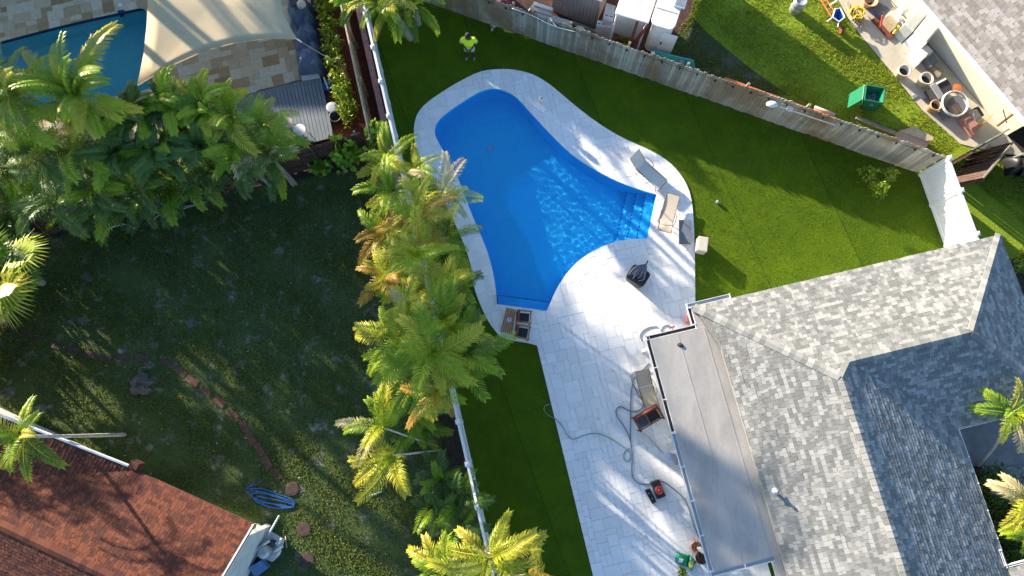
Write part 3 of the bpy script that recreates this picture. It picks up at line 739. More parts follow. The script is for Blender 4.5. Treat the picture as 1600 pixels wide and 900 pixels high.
# ---------------- top-right cream house ----------------
TA = (W(1600,185,2.6)-W(1440,0,2.6)).normalized(); TN = Vector((-TA.y, TA.x, 0)); T0 = W(1440,0,2.6)
def T3(a, n, z): q = T0+TA*a+TN*n; return Vector((q.x, q.y, z))
wb = (W(1495,120,0)-T0).dot(TN)
th_ = thing('house', 'cream stucco house with tan shingle roof at the top right', 'house', T3(3, 3, 0))
a_c = (W(1420,205,0)-T0).dot(TA)
aEnd = (W(1568,215,0)-T0).dot(TA)
mb = MB(); q = [T3(-6, wb, 0), T3(aEnd, wb, 0), T3(aEnd, wb+.2, 0), T3(-6, wb+.2, 0)]; mb.prism([(p.x,p.y) for p in q], 0, 2.5); wal = obj('wall', mb, M['stucco'], th_)
mb = MB(); q = [T3(aEnd-.2, wb+.2, 0), T3(aEnd, wb+.2, 0), T3(aEnd, wb+1.2, 0), T3(aEnd-.2, wb+1.2, 0)]; mb.prism([(p.x,p.y) for p in q], 0, 2.5); obj('wall', mb, M['stucco'], th_)
mb = MB(); q = [T3(aEnd-.2, wb+1.2, 0), T3(aEnd+6, wb+1.2, 0), T3(aEnd+6, wb+1.4, 0), T3(aEnd-.2, wb+1.4, 0)]; mb.prism([(p.x,p.y) for p in q], 0, 2.5); obj('wall', mb, M['stucco'], th_)
P = flipccw([T3(-7, 0, 2.6), T3(aEnd+7, 0, 2.6), T3(aEnd+7, 5, 3.9), T3(-7, 5, 3.9)])
slab('roof_slope', P, M['tanshingle'], th_); tp = shingle_face(P, TA, M['tanshingle'], th_, seed=99, expo=.15, tw=(.15, .3), th=.014); finish_shingles(th_, tp, M['tanshingle'], 0)
board(T3(-7, -.003, 2.6), T3(aEnd+7, -.003, 2.6), .05, .18, M['whitepaint'], th_, 'fascia', -.05)
zs = 2.42; mb = MB(); q = [T3(-7, .0, 0), T3(aEnd+7, .0, 0), T3(aEnd+7, wb, 0), T3(-7, wb, 0)]
# window pair
wa = (W(1478,55,1.6)-T0).dot(TA); we = (W(1512,92,1.6)-T0).dot(TA)
for (s0, s1) in ((wa, wa+(we-wa)*.42), (wa+(we-wa)*.48, we)):
    wn = MB(); q = [T3(s0, wb-.03, 0), T3(s1, wb-.03, 0), T3(s1, wb+.02, 0), T3(s0, wb+.02, 0)]; wn.prism([(p.x,p.y) for p in q], 1.25, 2.05); wo_ = obj('window', wn, M['whitepaint'], th_)
    gl_ = MB(); q = [T3(s0+.05, wb-.045, 0), T3(s1-.05, wb-.045, 0), T3(s1-.05, wb-.025, 0), T3(s0+.05, wb-.025, 0)]; gl_.prism([(p.x,p.y) for p in q], 1.31, 1.99); obj('pane', gl_, M['glass'], wo_)
    sl_ = MB(); q = [T3(s0-.04, wb-.12, 0), T3(s1+.04, wb-.12, 0), T3(s1+.04, wb, 0), T3(s0-.04, wb, 0)]; sl_.prism([(p.x,p.y) for p in q], 1.19, 1.248); obj('sill', sl_, M['whitepaint'], wo_)

# unseen house added beyond the top left picture edge to shade the patio
nh = thing('house', 'unseen house added beyond the top left picture edge for shade', 'house', (-23, 24, 0))
nx0, nx1, ny0, ny1 = -32, -15.2, 21.2, 28.
wallring([(nx0+.5,ny0+.5,0),(nx1-.5,ny0+.5,0),(nx1-.5,ny1-.5,0),(nx0+.5,ny1-.5,0),(nx0+.5,ny0+.5,0)], 0, 3.3, nh, M['stucco'])
ym = (ny0+ny1)/2
for P in ([(nx0,ny0,3.4),(nx1,ny0,3.4),(nx1-3,ym,4.9),(nx0+3,ym,4.9)], [(nx1,ny1,3.4),(nx0,ny1,3.4),(nx0+3,ym,4.9),(nx1-3,ym,4.9)], [(nx1,ny0,3.4),(nx1,ny1,3.4),(nx1-3,ym,4.9)], [(nx0,ny1,3.4),(nx0,ny0,3.4),(nx0+3,ym,4.9)]):
    slab('roof_slope', flipccw([Vector(p) for p in P]), M['tanshingle'], nh)
# ---------------- fences ----------------
# weathered wooden fence behind the turf
wfn = thing('wooden_fence', 'long weathered grey wooden fence with brown stained boards across the top of the turf', 'fence', (WB0+WB1)/2)
WL = (WB1-WB0).length+6; ws = WB0-WD*6; WNn = Vector((-WD.y, WD.x, 0))
pk = []
for v in range(3):
    mb = MB(); hh = 1.80+.02*v; w_ = .0705
    mb.v = []; P = [(-w_, 0), (w_, 0), (w_, hh-.05), (w_-.03, hh), (-w_+.03, hh), (-w_, hh-.05)]
    vs = [(x, -.009, z) for x, z in P]+[(x, .009, z) for x, z in P]; n = 6
    mb.add(vs, [tuple(range(n)), tuple(reversed(range(n, 2*n)))]+[(i+n, (i+1) % n+n, (i+1) % n, i) for i in range(n)])
    pk.append(mb.mesh('fence_picket', M['picket']))
np_ = int(WL/.148); ang = math.atan2(WD.y, WD.x)
for i in range(np_):
    p = ws+WD*(i*.148+.07); sag = .03*math.sin(i*.21)+.02*math.sin(i*.83)
    o = obj('fence_picket', pk[rnd.randrange(3)], None, wfn)
    m = Matrix.Translation(p+Vector((0, 0, rnd.uniform(-.03, .05)+sag*.6)))@Matrix.Rotation(ang+rnd.uniform(-.02, .02), 4, 'Z')@Matrix.Rotation(rnd.uniform(-.008, .008)+sag*.5, 4, 'X')@Matrix.Rotation(rnd.uniform(-.003, .003), 4, 'Y')
    o.matrix_basis = m
for z in (.35, 1.0, 1.6):
    mb = MB(); a = ws+WNn*.035; b = WB1+WNn*.035
    mb.hexa([a+Vector((0,0,z-.045)), b+Vector((0,0,z-.045)), b+WNn*.04+Vector((0,0,z-.045)), a+WNn*.04+Vector((0,0,z-.045))],
            [a+Vector((0,0,z+.045)), b+Vector((0,0,z+.045)), b+WNn*.04+Vector((0,0,z+.045)), a+WNn*.04+Vector((0,0,z+.045))])
    obj('fence_rail', mb, M['oldwood'], wfn)
for i in range(10):
    p = ws+WD*(i*2.4+.3)+WNn*.12; mb = MB(); mb.box((p.x, p.y, .95), (.09, .09, 1.9), ang); obj('fence_post', mb, M['oldwood'], wfn)
# string lights clipped along the top
sl_ = thing('string_lights', 'thin black string of little bulbs hung along the top of the wooden fence', 'string lights', (WB0+WB1)/2+Vector((0,0,1.6)))
pts = []; nb = 38
for i in range(nb):
    p = ws+WD*(i*WL/nb+.3)-WNn*.03; pts.append(p+Vector((0,0,1.66)))
    q = ws+WD*((i+.5)*WL/nb+.3)-WNn*.03; pts.append(q+Vector((0,0,1.60)))
    mb = MB(); mb.lathe((p.x-WNn.x*.03, p.y-WNn.y*.03, 1.58), [(.012,-.02),(.038,0),(.038,.05),(.022,.09)], 8); obj('bulb', mb, M['black'], sl_)
mb = MB(); mb.tube(pts, .007, 4); obj('cable', mb, M['black'], sl_)
# white vinyl fences
def vinyl(name, label, A, B, posts, hgt, panelz, side=.03, extra=.0):
    f = thing(name, label, 'fence', (Vector(A)+Vector(B))/2); d = (Vector(B)-Vector(A)).normalized(); n = Vector((-d.y, d.x, 0)); az = math.atan2(d.y, d.x)
    last = None
    for s in posts:
        p = Vector(A)+d*s
        mb = MB(); mb.box((p.x, p.y, hgt/2+.03), (.12, .12, hgt+.06), az); po = obj('fence_post', mb, M['vinyl'], f, bevel=.006)
        mb = MB(); q = .085
        m = Matrix.Rotation(az, 3, 'Z')
        b4 = [Vector((p.x, p.y, hgt+.062))+m@Vector(v) for v in ((-q,-q,0),(q,-q,0),(q,q,0),(-q,q,0))]
        mb.hexa(b4, [v+Vector((0,0,.03)) for v in b4]); top = [Vector((p.x,p.y,hgt+.092))+m@Vector(v) for v in ((-q*.8,-q*.8,0),(q*.8,-q*.8,0),(q*.8,q*.8,0),(-q*.8,q*.8,0))]
        mb.hexa(top, [Vector((p.x,p.y,hgt+.14))+(v-Vector((p.x,p.y,hgt+.092)))*.15 for v in top]); obj('post_cap', mb, M['vinyl'], po)
        if last is not None:
            a = Vector(A)+d*(last+.06); b = Vector(A)+d*(s-.06); L = (b-a).length
            for (z, hh, th) in ((hgt-.07, .14, .085), (.10, .14, .085)):
                mb = MB(); c = (a+b)/2; mb.box((c.x, c.y, z), (L, th, hh), az); obj('fence_rail', mb, M['vinyl'], f)
            k = max(1, round(L/.17)); 
            for j in range(k):
                c = a+d*(L*(j+.5)/k); mb = MB(); mb.box((c.x, c.y, hgt/2), (L/k-.004, .04, hgt-.28), az); obj('fence_board', mb, M['vinyl'], f)
        last = s
    return f
sp0 = [(W(x, y, 1.95)-FP(0)).dot(FD) for x, y in ((570,61),(585,122),(599,182),(722,727),(737,803))]
ps = [sp0[2]+i*(sp0[3]-sp0[2])/9 for i in range(-7, 15)]
vinyl('white_fence', 'long white vinyl privacy fence between the turf and the shaded back lawn', FP(0), FP(1), ps, 1.85, 0)
rfA = W(1437, 274); rfB = W(1480, 395); L = (rfB-rfA).length
v2 = vinyl('white_fence', 'short white vinyl fence closing the turf between wooden fence and grey roof', rfA, rfB, [0, L*.40, L*.92, L*1.4], 1.85, 0)
# leaning old fence beside the hedge (top left)
def plank_fence(name, label, A, B, hgt, mat, lean=0, missing=(), pw=.15, jag=.05, seed=1, group=None, raile=(.4, 1.3), railside=-1, capm=None):
    rs = random.Random(seed); A = Vector(A); B = Vector(B); d = (B-A).normalized(); n = Vector((-d.y, d.x, 0)); az = math.atan2(d.y, d.x); L = (B-A).length
    f = thing(name, label, 'fence', (A+B)/2, group); k = int(L/pw)
    up = (Vector((0, 0, 1))+n*lean).normalized()
    m = Matrix((d, n, up)).transposed()
    for i in range(k):
        if i in missing: continue
        hh = hgt+rs.uniform(-jag, jag); c = A+d*((i+.5)*pw)+up*hh/2
        mm = Matrix.Rotation(rs.uniform(-.012, .012), 3, n)@m
        mb = MB(); mb.box(c, (pw-.012, .02, hh), M=mm); obj('fence_plank', mb, mat, f)
    for z in raile:
        c = A+d*L/2+up*z*hgt/1.6+n*railside*.035; mb = MB(); mb.box(c, (L, .04, .09), M=m); obj('fence_rail', mb, mat, f)
    for i in range(int(L/2.2)+1):
        c = A+d*min(L-.05, i*2.2+.05)+n*railside*.09+up*hgt*.48; mb = MB(); mb.box(c, (.09, .09, hgt*.98), M=m); obj('fence_post', mb, mat, f)
    if capm:
        c = A+d*L/2+up*(hgt+.03); mb = MB(); mb.box(c, (L, .06, .03), M=m); obj('top_rail', mb, capm, f)
    return f
a = W(522, -40, 1.8); b = W(577, 213, 1.8)
plank_fence('old_fence', 'old grey wooden fence with a pale top rail beside the hedge bed', (a.x, a.y, 0), (b.x, b.y, 0), 1.75, M['oldwood'], capm=M['tanwood'], seed=3, railside=1)
a = W(569, 210, 1.65); b = W(395, 258, 1.65)
plank_fence('brown_fence', 'dark brown wooden fence with loose planks below the grey decking', (b.x, b.y, 0), (a.x, a.y, 0), 1.6, M['darkwood'], seed=4, lean=.06)
a = W(392, 265, 1.5); b = W(235, 300, 1.5)
plank_fence('brown_fence', 'sagging dark brown fence with gaps half hidden under the broad leaf palms', (b.x, b.y, 0), (a.x, a.y, 0), 1.45, M['darkwood'], seed=5, lean=.25, missing=(9,10,17,24), jag=.16)
a = W(232, 303, 1.3); b = W(40, 352, 1.3)
plank_fence('brown_fence', 'lowest broken stretch of brown fence in the dark corner under the left palms', (b.x, b.y, 0), (a.x, a.y, 0), 1.2, M['darkwood'], seed=6, lean=.4, missing=(3,8,14,15,22), jag=.2)
# low pinkish kerb wall beside the white fence
kw = thing('low_wall', 'low pinkish block wall running along the left side of the white fence', 'wall', FP(-5, -.35))
for i in range(26):
    mb = MB(); s = -9+i*.41; c = FP(s, -.32); mb.box((c.x, c.y, .38), (.40, .22, .76), math.atan2(FD.y, FD.x), rnd.random()); obj('block', mb, M['pinkblock'] if 'pinkblock' in M else plain('pink_block', (.36,.22,.22), .9, .2, 9), kw)
    M['pinkblock'] = kw.children[0].data.materials[0]
# brown gate panels behind the right white fence
gA = W(1449, 262); gB = W(1536, 213, 0)
plank_fence('brown_gate_fence', 'dark brown wooden fence panel running up behind the white fence corner', W(1470,262,0), W(1525,232,0), 1.85, M['darkwood'], seed=8, capm=M['oldwood'])
plank_fence('wooden_gate', 'open dark brown wooden gate leaning towards the sunlit lawn', W(1478,290,0), W(1524,236,0), 1.7, M['darkwood'], seed=9, lean=-.25, capm=M['oldwood'])
# ---------------- palms ----------------
def frond_mesh(name, L, el, droop, n, lw, ll, seed, mat, curl=.5, vee=.5, both=True, tipdrop=.5):
    rs = random.Random(seed); mb = MB(); pts = []; tan = []
    p = Vector((0, 0, 0)); K = 14; side = rs.uniform(-.25, .25)
    for i in range(K+1):
        s = i/K; e = el-droop*s**1.4; a = side*s*s
        t = Vector((math.cos(e)*math.cos(a), math.cos(e)*math.sin(a), math.sin(e)))
        pts.append(p.copy()); tan.append(t); p = p+t*(L/K)
    mb.tube(pts, [.020*(1-.8*i/K)+.004 for i in range(K+1)], 4, tone=.75)
    for i in range(n):
        s = .12+.86*(i+.5)/n
        f = s*K; k = min(K-1, int(f)); fr_ = f-k; c = pts[k].lerp(pts[k+1], fr_); t = tan[k].lerp(tan[k+1], fr_).normalized()
        sd = t.cross(Vector((0, 0, 1))).normalized(); up = sd.cross(t)
        prof = (min(1, s*4.2+.1))*(1-.55*max(0, (s-.45)/.55)**1.5)
        for sg in (-1, 1):
            l = ll*prof*rs.uniform(.8, 1.1); fw = .35+.75*s**1.6+rs.uniform(-.12, .12)
            d0 = (sd*sg+t*fw+up*vee*rs.uniform(.6, 1.2)).normalized()
            d1 = (sd*sg*.85+t*(fw+.1)+Vector((0,0,-1))*curl*rs.uniform(.5, 1.4)).normalized()
            d2 = (sd*sg*.6+t*(fw+.2)+Vector((0,0,-1))*(curl*1.5+tipdrop)*rs.uniform(.6, 1.4)).normalized()
            a = c; b = a+d0*l*.38; e_ = b+d1*l*.34; g = e_+d2*l*.28
            wv = d0.cross(sd.cross(d0)+t*.001) if False else t
            w0 = lw*.5; wv = (t-d0*t.dot(d0)).normalized()
            tn = min(1, max(0, .25+.5*s+rs.uniform(-.15, .15)))
            vs = [a-wv*w0*.45, a+wv*w0*.45, b+wv*w0, b-wv*w0, e_+wv*w0*.8, e_-wv*w0*.8, g]
            n0 = len(mb.v); mb.v += [tuple(v) for v in vs]
            mb.f += [(n0, n0+1, n0+2, n0+3), (n0+3, n0+2, n0+4, n0+5), (n0+5, n0+4, n0+6)]; mb.t += [tn, tn, min(1, tn+.12)]
    me = mb.mesh(name, mat); return me
def fan_mesh(name, rad, n, seed, mat, stem=.9):
    rs = random.Random(seed); mb = MB(); t0 = Vector((.85, 0, .5)).normalized()
    base = t0*stem; mb.tube([Vector((0,0,0)), base*.5+Vector((0,0,.03)), base], [.018,.015,.012], 4, tone=.7)
    for i in range(n):
        a = -2.35+4.7*i/(n-1); d = Vector((math.cos(a)*.95, math.sin(a), .22+.1*rs.random())).normalized(); l = rad*(1-.12*abs(a)/2.3)*rs.uniform(.9, 1.05)
        s = d.cross(Vector((0,0,1))).normalized()*.045
        b = base+d*l*.55; g = b+(d+Vector((0,0,-.45-.4*rs.random()))).normalized()*l*.45; tn = .3+.4*rs.random()
        n0 = len(mb.v); m_ = base+d*l*.28+Vector((0,0,.02))
        mb.v += [tuple(base), tuple(m_+s), tuple(b+s*.8), tuple(g), tuple(b-s*.8), tuple(m_-s)]
        mb.f += [(n0, n0+1, n0+5), (n0+1, n0+2, n0+4, n0+5), (n0+2, n0+3, n0+4)]; mb.t += [tn]*3
    return mb.mesh(name, mat)
FR = {}
specs = {  # kind: list of (L, elevation, droop, pairs, leaflet width, leaflet length, curl, vee)
 'areca': [(1.9, 1.15, 1.7, 32, .031, .48, .22, .5), (2.1, .85, 1.6, 34, .031, .50, .3, .45), (1.9, .5, 1.35, 32, .030, .48, .4, .3), (1.7, 1.35, 1.3, 29, .029, .44, .2, .55), (2.0, .15, .9, 32, .030, .46, .5, .15)],
 'broad': [(1.7, 1.2, 1.9, 32, .062, .42, .3, .45), (1.9, .9, 1.8, 34, .062, .44, .35, .4), (1.7, .5, 1.3, 32, .058, .42, .4, .3), (1.5, 1.4, 1.6, 28, .058, .38, .3, .5)],
 'coco': [(2.9, 1.1, 1.5, 54, .034, .64, .45, .3), (3.1, .75, 1.4, 58, .034, .66, .55, .25), (2.8, .3, 1.0, 54, .034, .64, .8, .1), (2.6, 1.35, 1.1, 48, .03, .52, .4, .4)],
 'small': [(1.15, 1.1, 1.3, 24, .028, .33, .3, .5), (1.25, .7, 1.2, 26, .028, .34, .4, .4), (1.1, .3, .9, 24, .027, .32, .5, .25)],
}
for kd, L_ in specs.items():
    for j, (L, el, dr, n, lw, ll, cu_, ve) in enumerate(L_):
        for mk in ('frA', 'frY', 'frO', 'frD', 'frP'):
            if mk in ('frO', 'frP') and kd in ('broad',): continue
            FR[kd, j, mk] = frond_mesh('frond', L, el, dr, n, lw, ll, 100*len(kd)+j, M[mk], cu_, ve)
for j in range(3):
    for mk in ('frA', 'frD', 'frY'): FR['fan', j, mk] = fan_mesh('fan_leaf', .95+.12*j, 34, j, M[mk])
NV = {'areca': 5, 'broad': 4, 'coco': 4, 'small': 3, 'fan': 3}
def palm(name, label, crown, base, kind='areca', n=14, scale=1., mats=('frA',), seed=0, trunks=1, tr=.05, group=None, cat='palm tree', tmat='trunk', azr=(0, 6.283), layers=(0, 1), bend=.35):
    rs = random.Random(seed*31+5); crown = Vector(crown); base = Vector(base)
    t = thing(name, label, cat, base, group)
    for k in range(trunks):
        b = base+Vector((rs.uniform(-.12, .12), rs.uniform(-.12, .12), 0))*(k > 0); c = crown+Vector((rs.uniform(-.2, .2), rs.uniform(-.2, .2), rs.uniform(-.5, 0)))*(k > 0)
        mid = b.lerp(c, .5)+Vector((0, 0, (c.z-b.z)*.12*bend)) - (c-b)*Vector((1,1,0))*.08 if False else b.lerp(c, .5)+Vector(((b.x-c.x)*.12, (b.y-c.y)*.12, (c.z-b.z)*.06))*bend
        pts = smooth_path([b, mid, c], 8); nn = len(pts); mb = MB()
        rr = [(tr*(1.25-.45*i/(nn-1)))*(1+.10*(i % 2)) for i in range(nn)]; mb.tube(pts, rr, 8); obj('trunk', mb, M[tmat], t, True)
    for i in range(n):
        j = rs.randrange(NV[kind]); mk = mats[rs.randrange(len(mats))]
        o = obj('frond', FR[kind, j, mk], None, t); az = azr[0]+(azr[1]-azr[0])*((i*.618034+rs.uniform(-.06, .06)) % 1.0)
        s = scale*rs.uniform(.62, 1.18); c = crown+Vector((0, 0, rs.uniform(-.25, .05)))
        o.matrix_basis = Matrix.Translation(c)@Matrix.Rotation(az, 4, 'Z')@Matrix.Rotation(rs.uniform(-.5, .5), 4, 'X')@Matrix.Rotation(rs.uniform(-.3, .3), 4, 'Y')@Matrix.Diagonal((s, s, s, 1))
    return t
ar = 'palms along the white fence'
def fence_base(c, off=None):
    s = (c-F0); s.z = 0; k = s.dot(FD); o = s.dot(FN); return FP(k+rnd.uniform(-.2, .2), off if off is not None else min(-.45, max(-1.3, o*.4-.75)))
G_, Y_, O_r, D_ = 'frA', 'frY', 'frO', 'frD'
rows = [
 (606,246,3.3,(Y_,G_,Y_),11,.8,'small yellow-green palm at the upper end of the fence row, beside the heart-leaved vine'),
 (650,262,3.0,(Y_,G_),8,.6,'little palm poking over the white fence by the narrow top of the pool deck'),
 (690,300,3.6,(G_,Y_,'frP'),12,.85,'palm with pale dry tips overhanging the curved left pool coping'),
 (612,300,3.9,(G_,G_,Y_),12,.85,'broad green palm on the lawn side just below the uppermost one of the fence row'),
 (655,338,4.3,(G_,O_r,Y_),13,.9,'palm with a big orange arching frond over the white fence'),
 (602,362,3.9,(O_r,Y_,G_),12,.85,'palm with rusty orange fronds sticking out over the dark lawn'),
 (700,372,3.9,(G_,Y_,D_),12,.85,'palm with dark brown-tipped fronds reaching the pool edge at mid row'),
 (648,400,4.6,(Y_,G_,Y_),14,.95,'tall bright yellow palm in the middle of the fence row'),
 (600,432,3.9,(Y_,O_r,G_),12,.85,'yellow palm with small orange patch leaning to the lawn at mid row'),
 (690,444,4.2,(G_,Y_),13,.9,'green palm beside the straight part of the deck left of the pool'),
 (640,482,4.4,(Y_,G_,'frP'),13,.9,'palm with pale yellow fronds above the widest clump'),
 (700,508,4.4,(G_,G_,Y_),15,1.0,'dense green palm next to the wooden chairs'),
 (628,528,4.6,(Y_,G_,Y_),14,1.0,'large yellow palm spreading left of the widest clump'),
 (674,556,4.9,(Y_,G_,G_),16,1.05,'tallest palm in the widest clump of the fence row'),
 (728,556,4.1,(G_,D_,G_),16,1.0,'dark green palm drooping over the turf below the chairs'),
 (690,606,4.1,(G_,Y_,O_r),14,.9,'palm with an orange hanging frond where the white fence reappears'),
 (642,596,3.6,(D_,G_,Y_),12,.85,'darker palm at the lower left side of the widest clump'),
]
for i, (x, y, z, ms, n, sc, lb) in enumerate(rows):
    c = W(x, y, z); palm('areca_palm', lb, c, fence_base(c), 'areca', int(n*1.12), sc*.86, ms, i, trunks=3, tr=.035, group=ar)
    for k in range(0): pass
# leaning pair with bare trunks
bA = W(688, 703, 0)
palm('leaning_palm', 'lone palm with a thin bare trunk leaning left over the lawn from the fence', W(614,712,2.9), bA, 'areca', 11, .95, (Y_,G_,Y_), 31, tr=.035, tmat='palewoodtrunk', azr=(2.2, 5.4), group=ar)
palm('leaning_palm', 'second leaning palm just above the lone one, yellow and half dry', W(598,668,3.0), W(684,697,0), 'areca', 12, .85, (Y_,G_,G_,'frP'), 32, tr=.032, tmat='palewoodtrunk', azr=(1.2, 4.6), group=ar)
for i, (x, y, z, ms, n, sc, lb) in enumerate([
 (765,872,3.6,(Y_,G_,Y_),15,.95,'yellow palm at the bottom edge of the picture over the white fence'),
 (700,893,3.4,(Y_,'frP',G_),14,.95,'pale yellow palm at the bottom edge, lawn side of the white fence'),
 (832,905,3.2,(G_,Y_,O_r),10,.8,'palm at the bottom edge reaching out over the dark turf strip')]):
    c = W(x, y, z); palm('areca_palm', lb, c, fence_base(c), 'areca', n, sc, ms, 50+i, trunks=3, tr=.035, group='palms at the bottom edge')
for i, (x, y, z, n, sc, lb) in enumerate([
 (688,748,1.3,10,1.0,'low dark green palm under the lone leaning palm, uppermost of the low ones'),
 (718,776,1.1,10,1.0,'low dark green palm touching the white fence at its lower post'),
 (680,792,1.0,10,1.0,'low dark green palm on the lawn side of the low clump'),
 (712,826,1.1,10,1.0,'lowest of the low dark green palms beside the white fence'),
 (655,640,1.3,10,1.0,'low dark green palm in the shade under the fence row'),
 (650,668,1.0,8,.9,'small dark palm between the two leaning trunks and the fence row'),
 (664,590,1.6,10,1.0,'hidden understory palm beneath the widest clump'),
 (628,460,1.5,10,1.0,'hidden understory palm beneath the middle of the fence row'),
 (640,380,1.5,10,1.0,'understory palm below the bright yellow palm of the fence row'),
 (715,440,1.3,8,.8,'small shaded palm between fence and deck left of the pool')]):
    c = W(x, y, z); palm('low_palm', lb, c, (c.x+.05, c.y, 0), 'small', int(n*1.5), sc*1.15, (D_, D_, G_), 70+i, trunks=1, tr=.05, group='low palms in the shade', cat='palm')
# top palms by the white fence
palm('date_palm', 'stout palm with a thick grey trunk at the top of the white fence', W(603,6,3.6), W(641,60,0), 'areca', 17, .82, (G_,Y_,G_), 90, tr=.12, group='palms at the top edge')
palm('date_palm', 'green palm at the top edge right of the stout one, fronds hanging over the turf', W(645,4,3.7), W(655,38,0), 'areca', 15, .8, (G_,D_,G_), 91, tr=.09, group='palms at the top edge')
palm('areca_palm', 'palm at the top edge wedged between the old fence and the white fence', W(556,-6,3.2), W(575,40,0), 'broad', 10, .9, (G_,D_), 92, tr=.06, group='palms at the top edge')
palm('tall_palm', 'tall palm just beyond the top edge', W(590,-75,4.6), W(618,-20,0), 'areca', 18, 1.1, (G_,Y_), 93, tr=.12)
for i, (x, y, z) in enumerate([(-5.6,19.6,2.2),(-4,20.3,2.4),(-2.4,19.4,2.0),(-7.0,20.4,2.6),(-5,21.6,2.8),(-2.6,21.6,2.6)]):  # palms added out of view to shade the upper turf
    palm('shade_palm', 'unseen palm added beyond the top picture edge to shade the turf', (x, y, z), (x, y, 0), 'areca', 24, 1.1, (G_, D_), 240+i, trunks=2, tr=.08, group='unseen palms added beyond the top edge for shade')
# left cluster
lc = 'palms of the big left cluster'
palm('coconut_palm', 'tall palm with long arching fronds over the neighbour pool', W(122,150,5.2), W(170,215,0), 'coco', 26, .86, (G_,G_,Y_), 110, tr=.12, tmat='palewoodtrunk', group=lc)
palm('coconut_palm', 'palm at the left picture edge with bright fronds over the teal pool', W(20,150,5.0), W(70,220,0), 'coco', 17, .8, (G_,Y_), 111, tr=.12, group=lc)
for i, (x, y, z, kd, ms, n, sc, lb) in enumerate([
 (215,185,3.6,'broad',(D_,G_,D_),14,1.0,'dark broad-leaved palm just right of the tall arching palm'),
 (268,165,3.8,'broad',(G_,D_,G_),14,1.0,'broad-leaved palm with rolled glossy fronds beside the travertine patio'),
 (318,168,3.8,'broad',(G_,Y_,G_),14,.95,'upright bright palm in the middle of the patio edge'),
 (362,185,3.6,'areca',(G_,Y_,G_),15,.85,'yellow-green palm between the broad-leaved ones and the grey decking'),
 (408,196,3.4,'areca',(G_,Y_,G_),14,.8,'feathery bright palm nearest the round white tables'),
 (425,245,3.0,'areca',(G_,D_,'frP'),12,.8,'palm arching over the dark brown fence at the right end of the cluster'),
 (372,236,3.2,'areca',(D_,G_),13,.8,'green palm above the gap in the brown fence'),
 (312,228,3.2,'broad',(D_,D_,G_),13,.9,'shaded broad-leaved palm in the centre of the cluster'),
 (250,238,3.3,'broad',(D_,G_),13,.9,'dark palm left of the centre of the cluster'),
 (188,240,3.3,'broad',(D_,D_,G_),13,.95,'dark palm below the tall arching palm'),
 (120,232,3.6,'areca',(G_,D_,Y_),14,1.0,'palm with one long sunlit frond over the dark lawn'),
 (62,238,3.6,'areca',(D_,G_),14,1.0,'dark palm near the left edge below the teal pool'),
 (10,262,2.6,'areca',(D_,G_,D_),13,1.0,'dark palm cut by the left picture edge'),
 (150,296,2.8,'areca',(D_,D_,G_),13,.85,'drooping dark palm at the lower rim of the cluster'),
 (90,312,2.8,'areca',(D_,D_),13,.9,'drooping dark palm at the lower left rim of the cluster'),
 (212,292,2.6,'areca',(D_,G_),10,.75,'small dark palm over the broken stretch of brown fence'),
 (40,330,1.2,'areca',(D_,D_),12,.55,'dark feathery palm above the fan palm')]):
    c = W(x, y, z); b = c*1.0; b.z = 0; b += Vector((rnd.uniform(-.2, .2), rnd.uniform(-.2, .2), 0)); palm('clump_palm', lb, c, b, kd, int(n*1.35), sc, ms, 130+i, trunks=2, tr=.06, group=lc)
c = W(8, 425, 2.0); palm('fan_palm', 'fan palm with stiff radiating leaves at the left picture edge', c, (c.x, c.y, 0), 'fan', 17, 1.15, (G_, D_, Y_), 160, tr=.12, azr=(0, 6.283))
if 0: palm('fan_palm', 'fan palm just outside the left picture edge', c, (c.x, c.y, 0), 'fan', 16, 1.3, (G_, D_), 161, tr=.12)
for i, (x, y, z, s_) in enumerate([(-20,19.5,6.5,1.1),(-21.5,16.5,6.6,1.1),(-20,15,6.0,1.),(-23.5,13,6.8,1.1),(-21,22,6.8,1.1),(-24.5,18.5,7.2,1.15),(-20.3,12.6,6.0,.95),(-22.5,24,7.2,1.1),(-26,21,7.8,1.1),(-19.4,2.4,4.6,.6),(-19.4,.7,4.2,.5),(-21.2,21,11.,1.),(-20.3,18.2,11.,1.),(-22,23.6,11.2,1.),(-19.9,16.4,10.8,.9)]):  # unseen palms placed so their crowns shade deck, lawn and roofs
    palm('shade_palm', 'unseen tall palm added beyond the upper left picture edge to cast shade', (x, y, z), (x-2.4, y+.8, 0), 'coco', 24, s_, (G_, D_), 170+i, tr=.14, group='unseen tall palms added for shade at the upper left')
for i, (x, y, z) in enumerate([(-20.5,5,2.2),(-21,6.6,2.3),(-20.8,7.9,2.0),(-21.4,3.2,2.0),(-20.6,1.4,1.8),(-20.4,9.6,1.1),(-21,11.2,1.1),(-19.8,12,1.1)]):  # low palms added out of view to block sun from the left lawn
    palm('shade_palm', 'unseen low palm added beyond the left picture edge to shade the lawn', (x, y, z), (x, y, 0), 'broad', 20, 1.15, (D_, G_), 190+i, trunks=2, tr=.06, group='unseen low palms added for shade at the left')
for i, (x, y, z) in enumerate([(60,300,1.5),(110,325,1.5),(150,322,1.4),(185,310,1.5),(225,300,1.4),(262,292,1.5),(300,275,1.6),(340,262,1.6),(380,252,1.6),(20,310,1.6),(-30,330,1.7),(60,262,1.6),(120,270,1.6),(200,262,1.6),(280,245,1.6),(420,236,1.5),(15,350,1.5)]):
    c = W(x, y, z); palm('low_palm', 'low dark palm filling the shade underneath the left palm cluster', c, (c.x, c.y, 0), 'small', 15, 1.35 if x > 130 else .95, (D_, D_, G_), 260+i, trunks=1, tr=.06, group='understory of the left palm cluster', cat='palm')
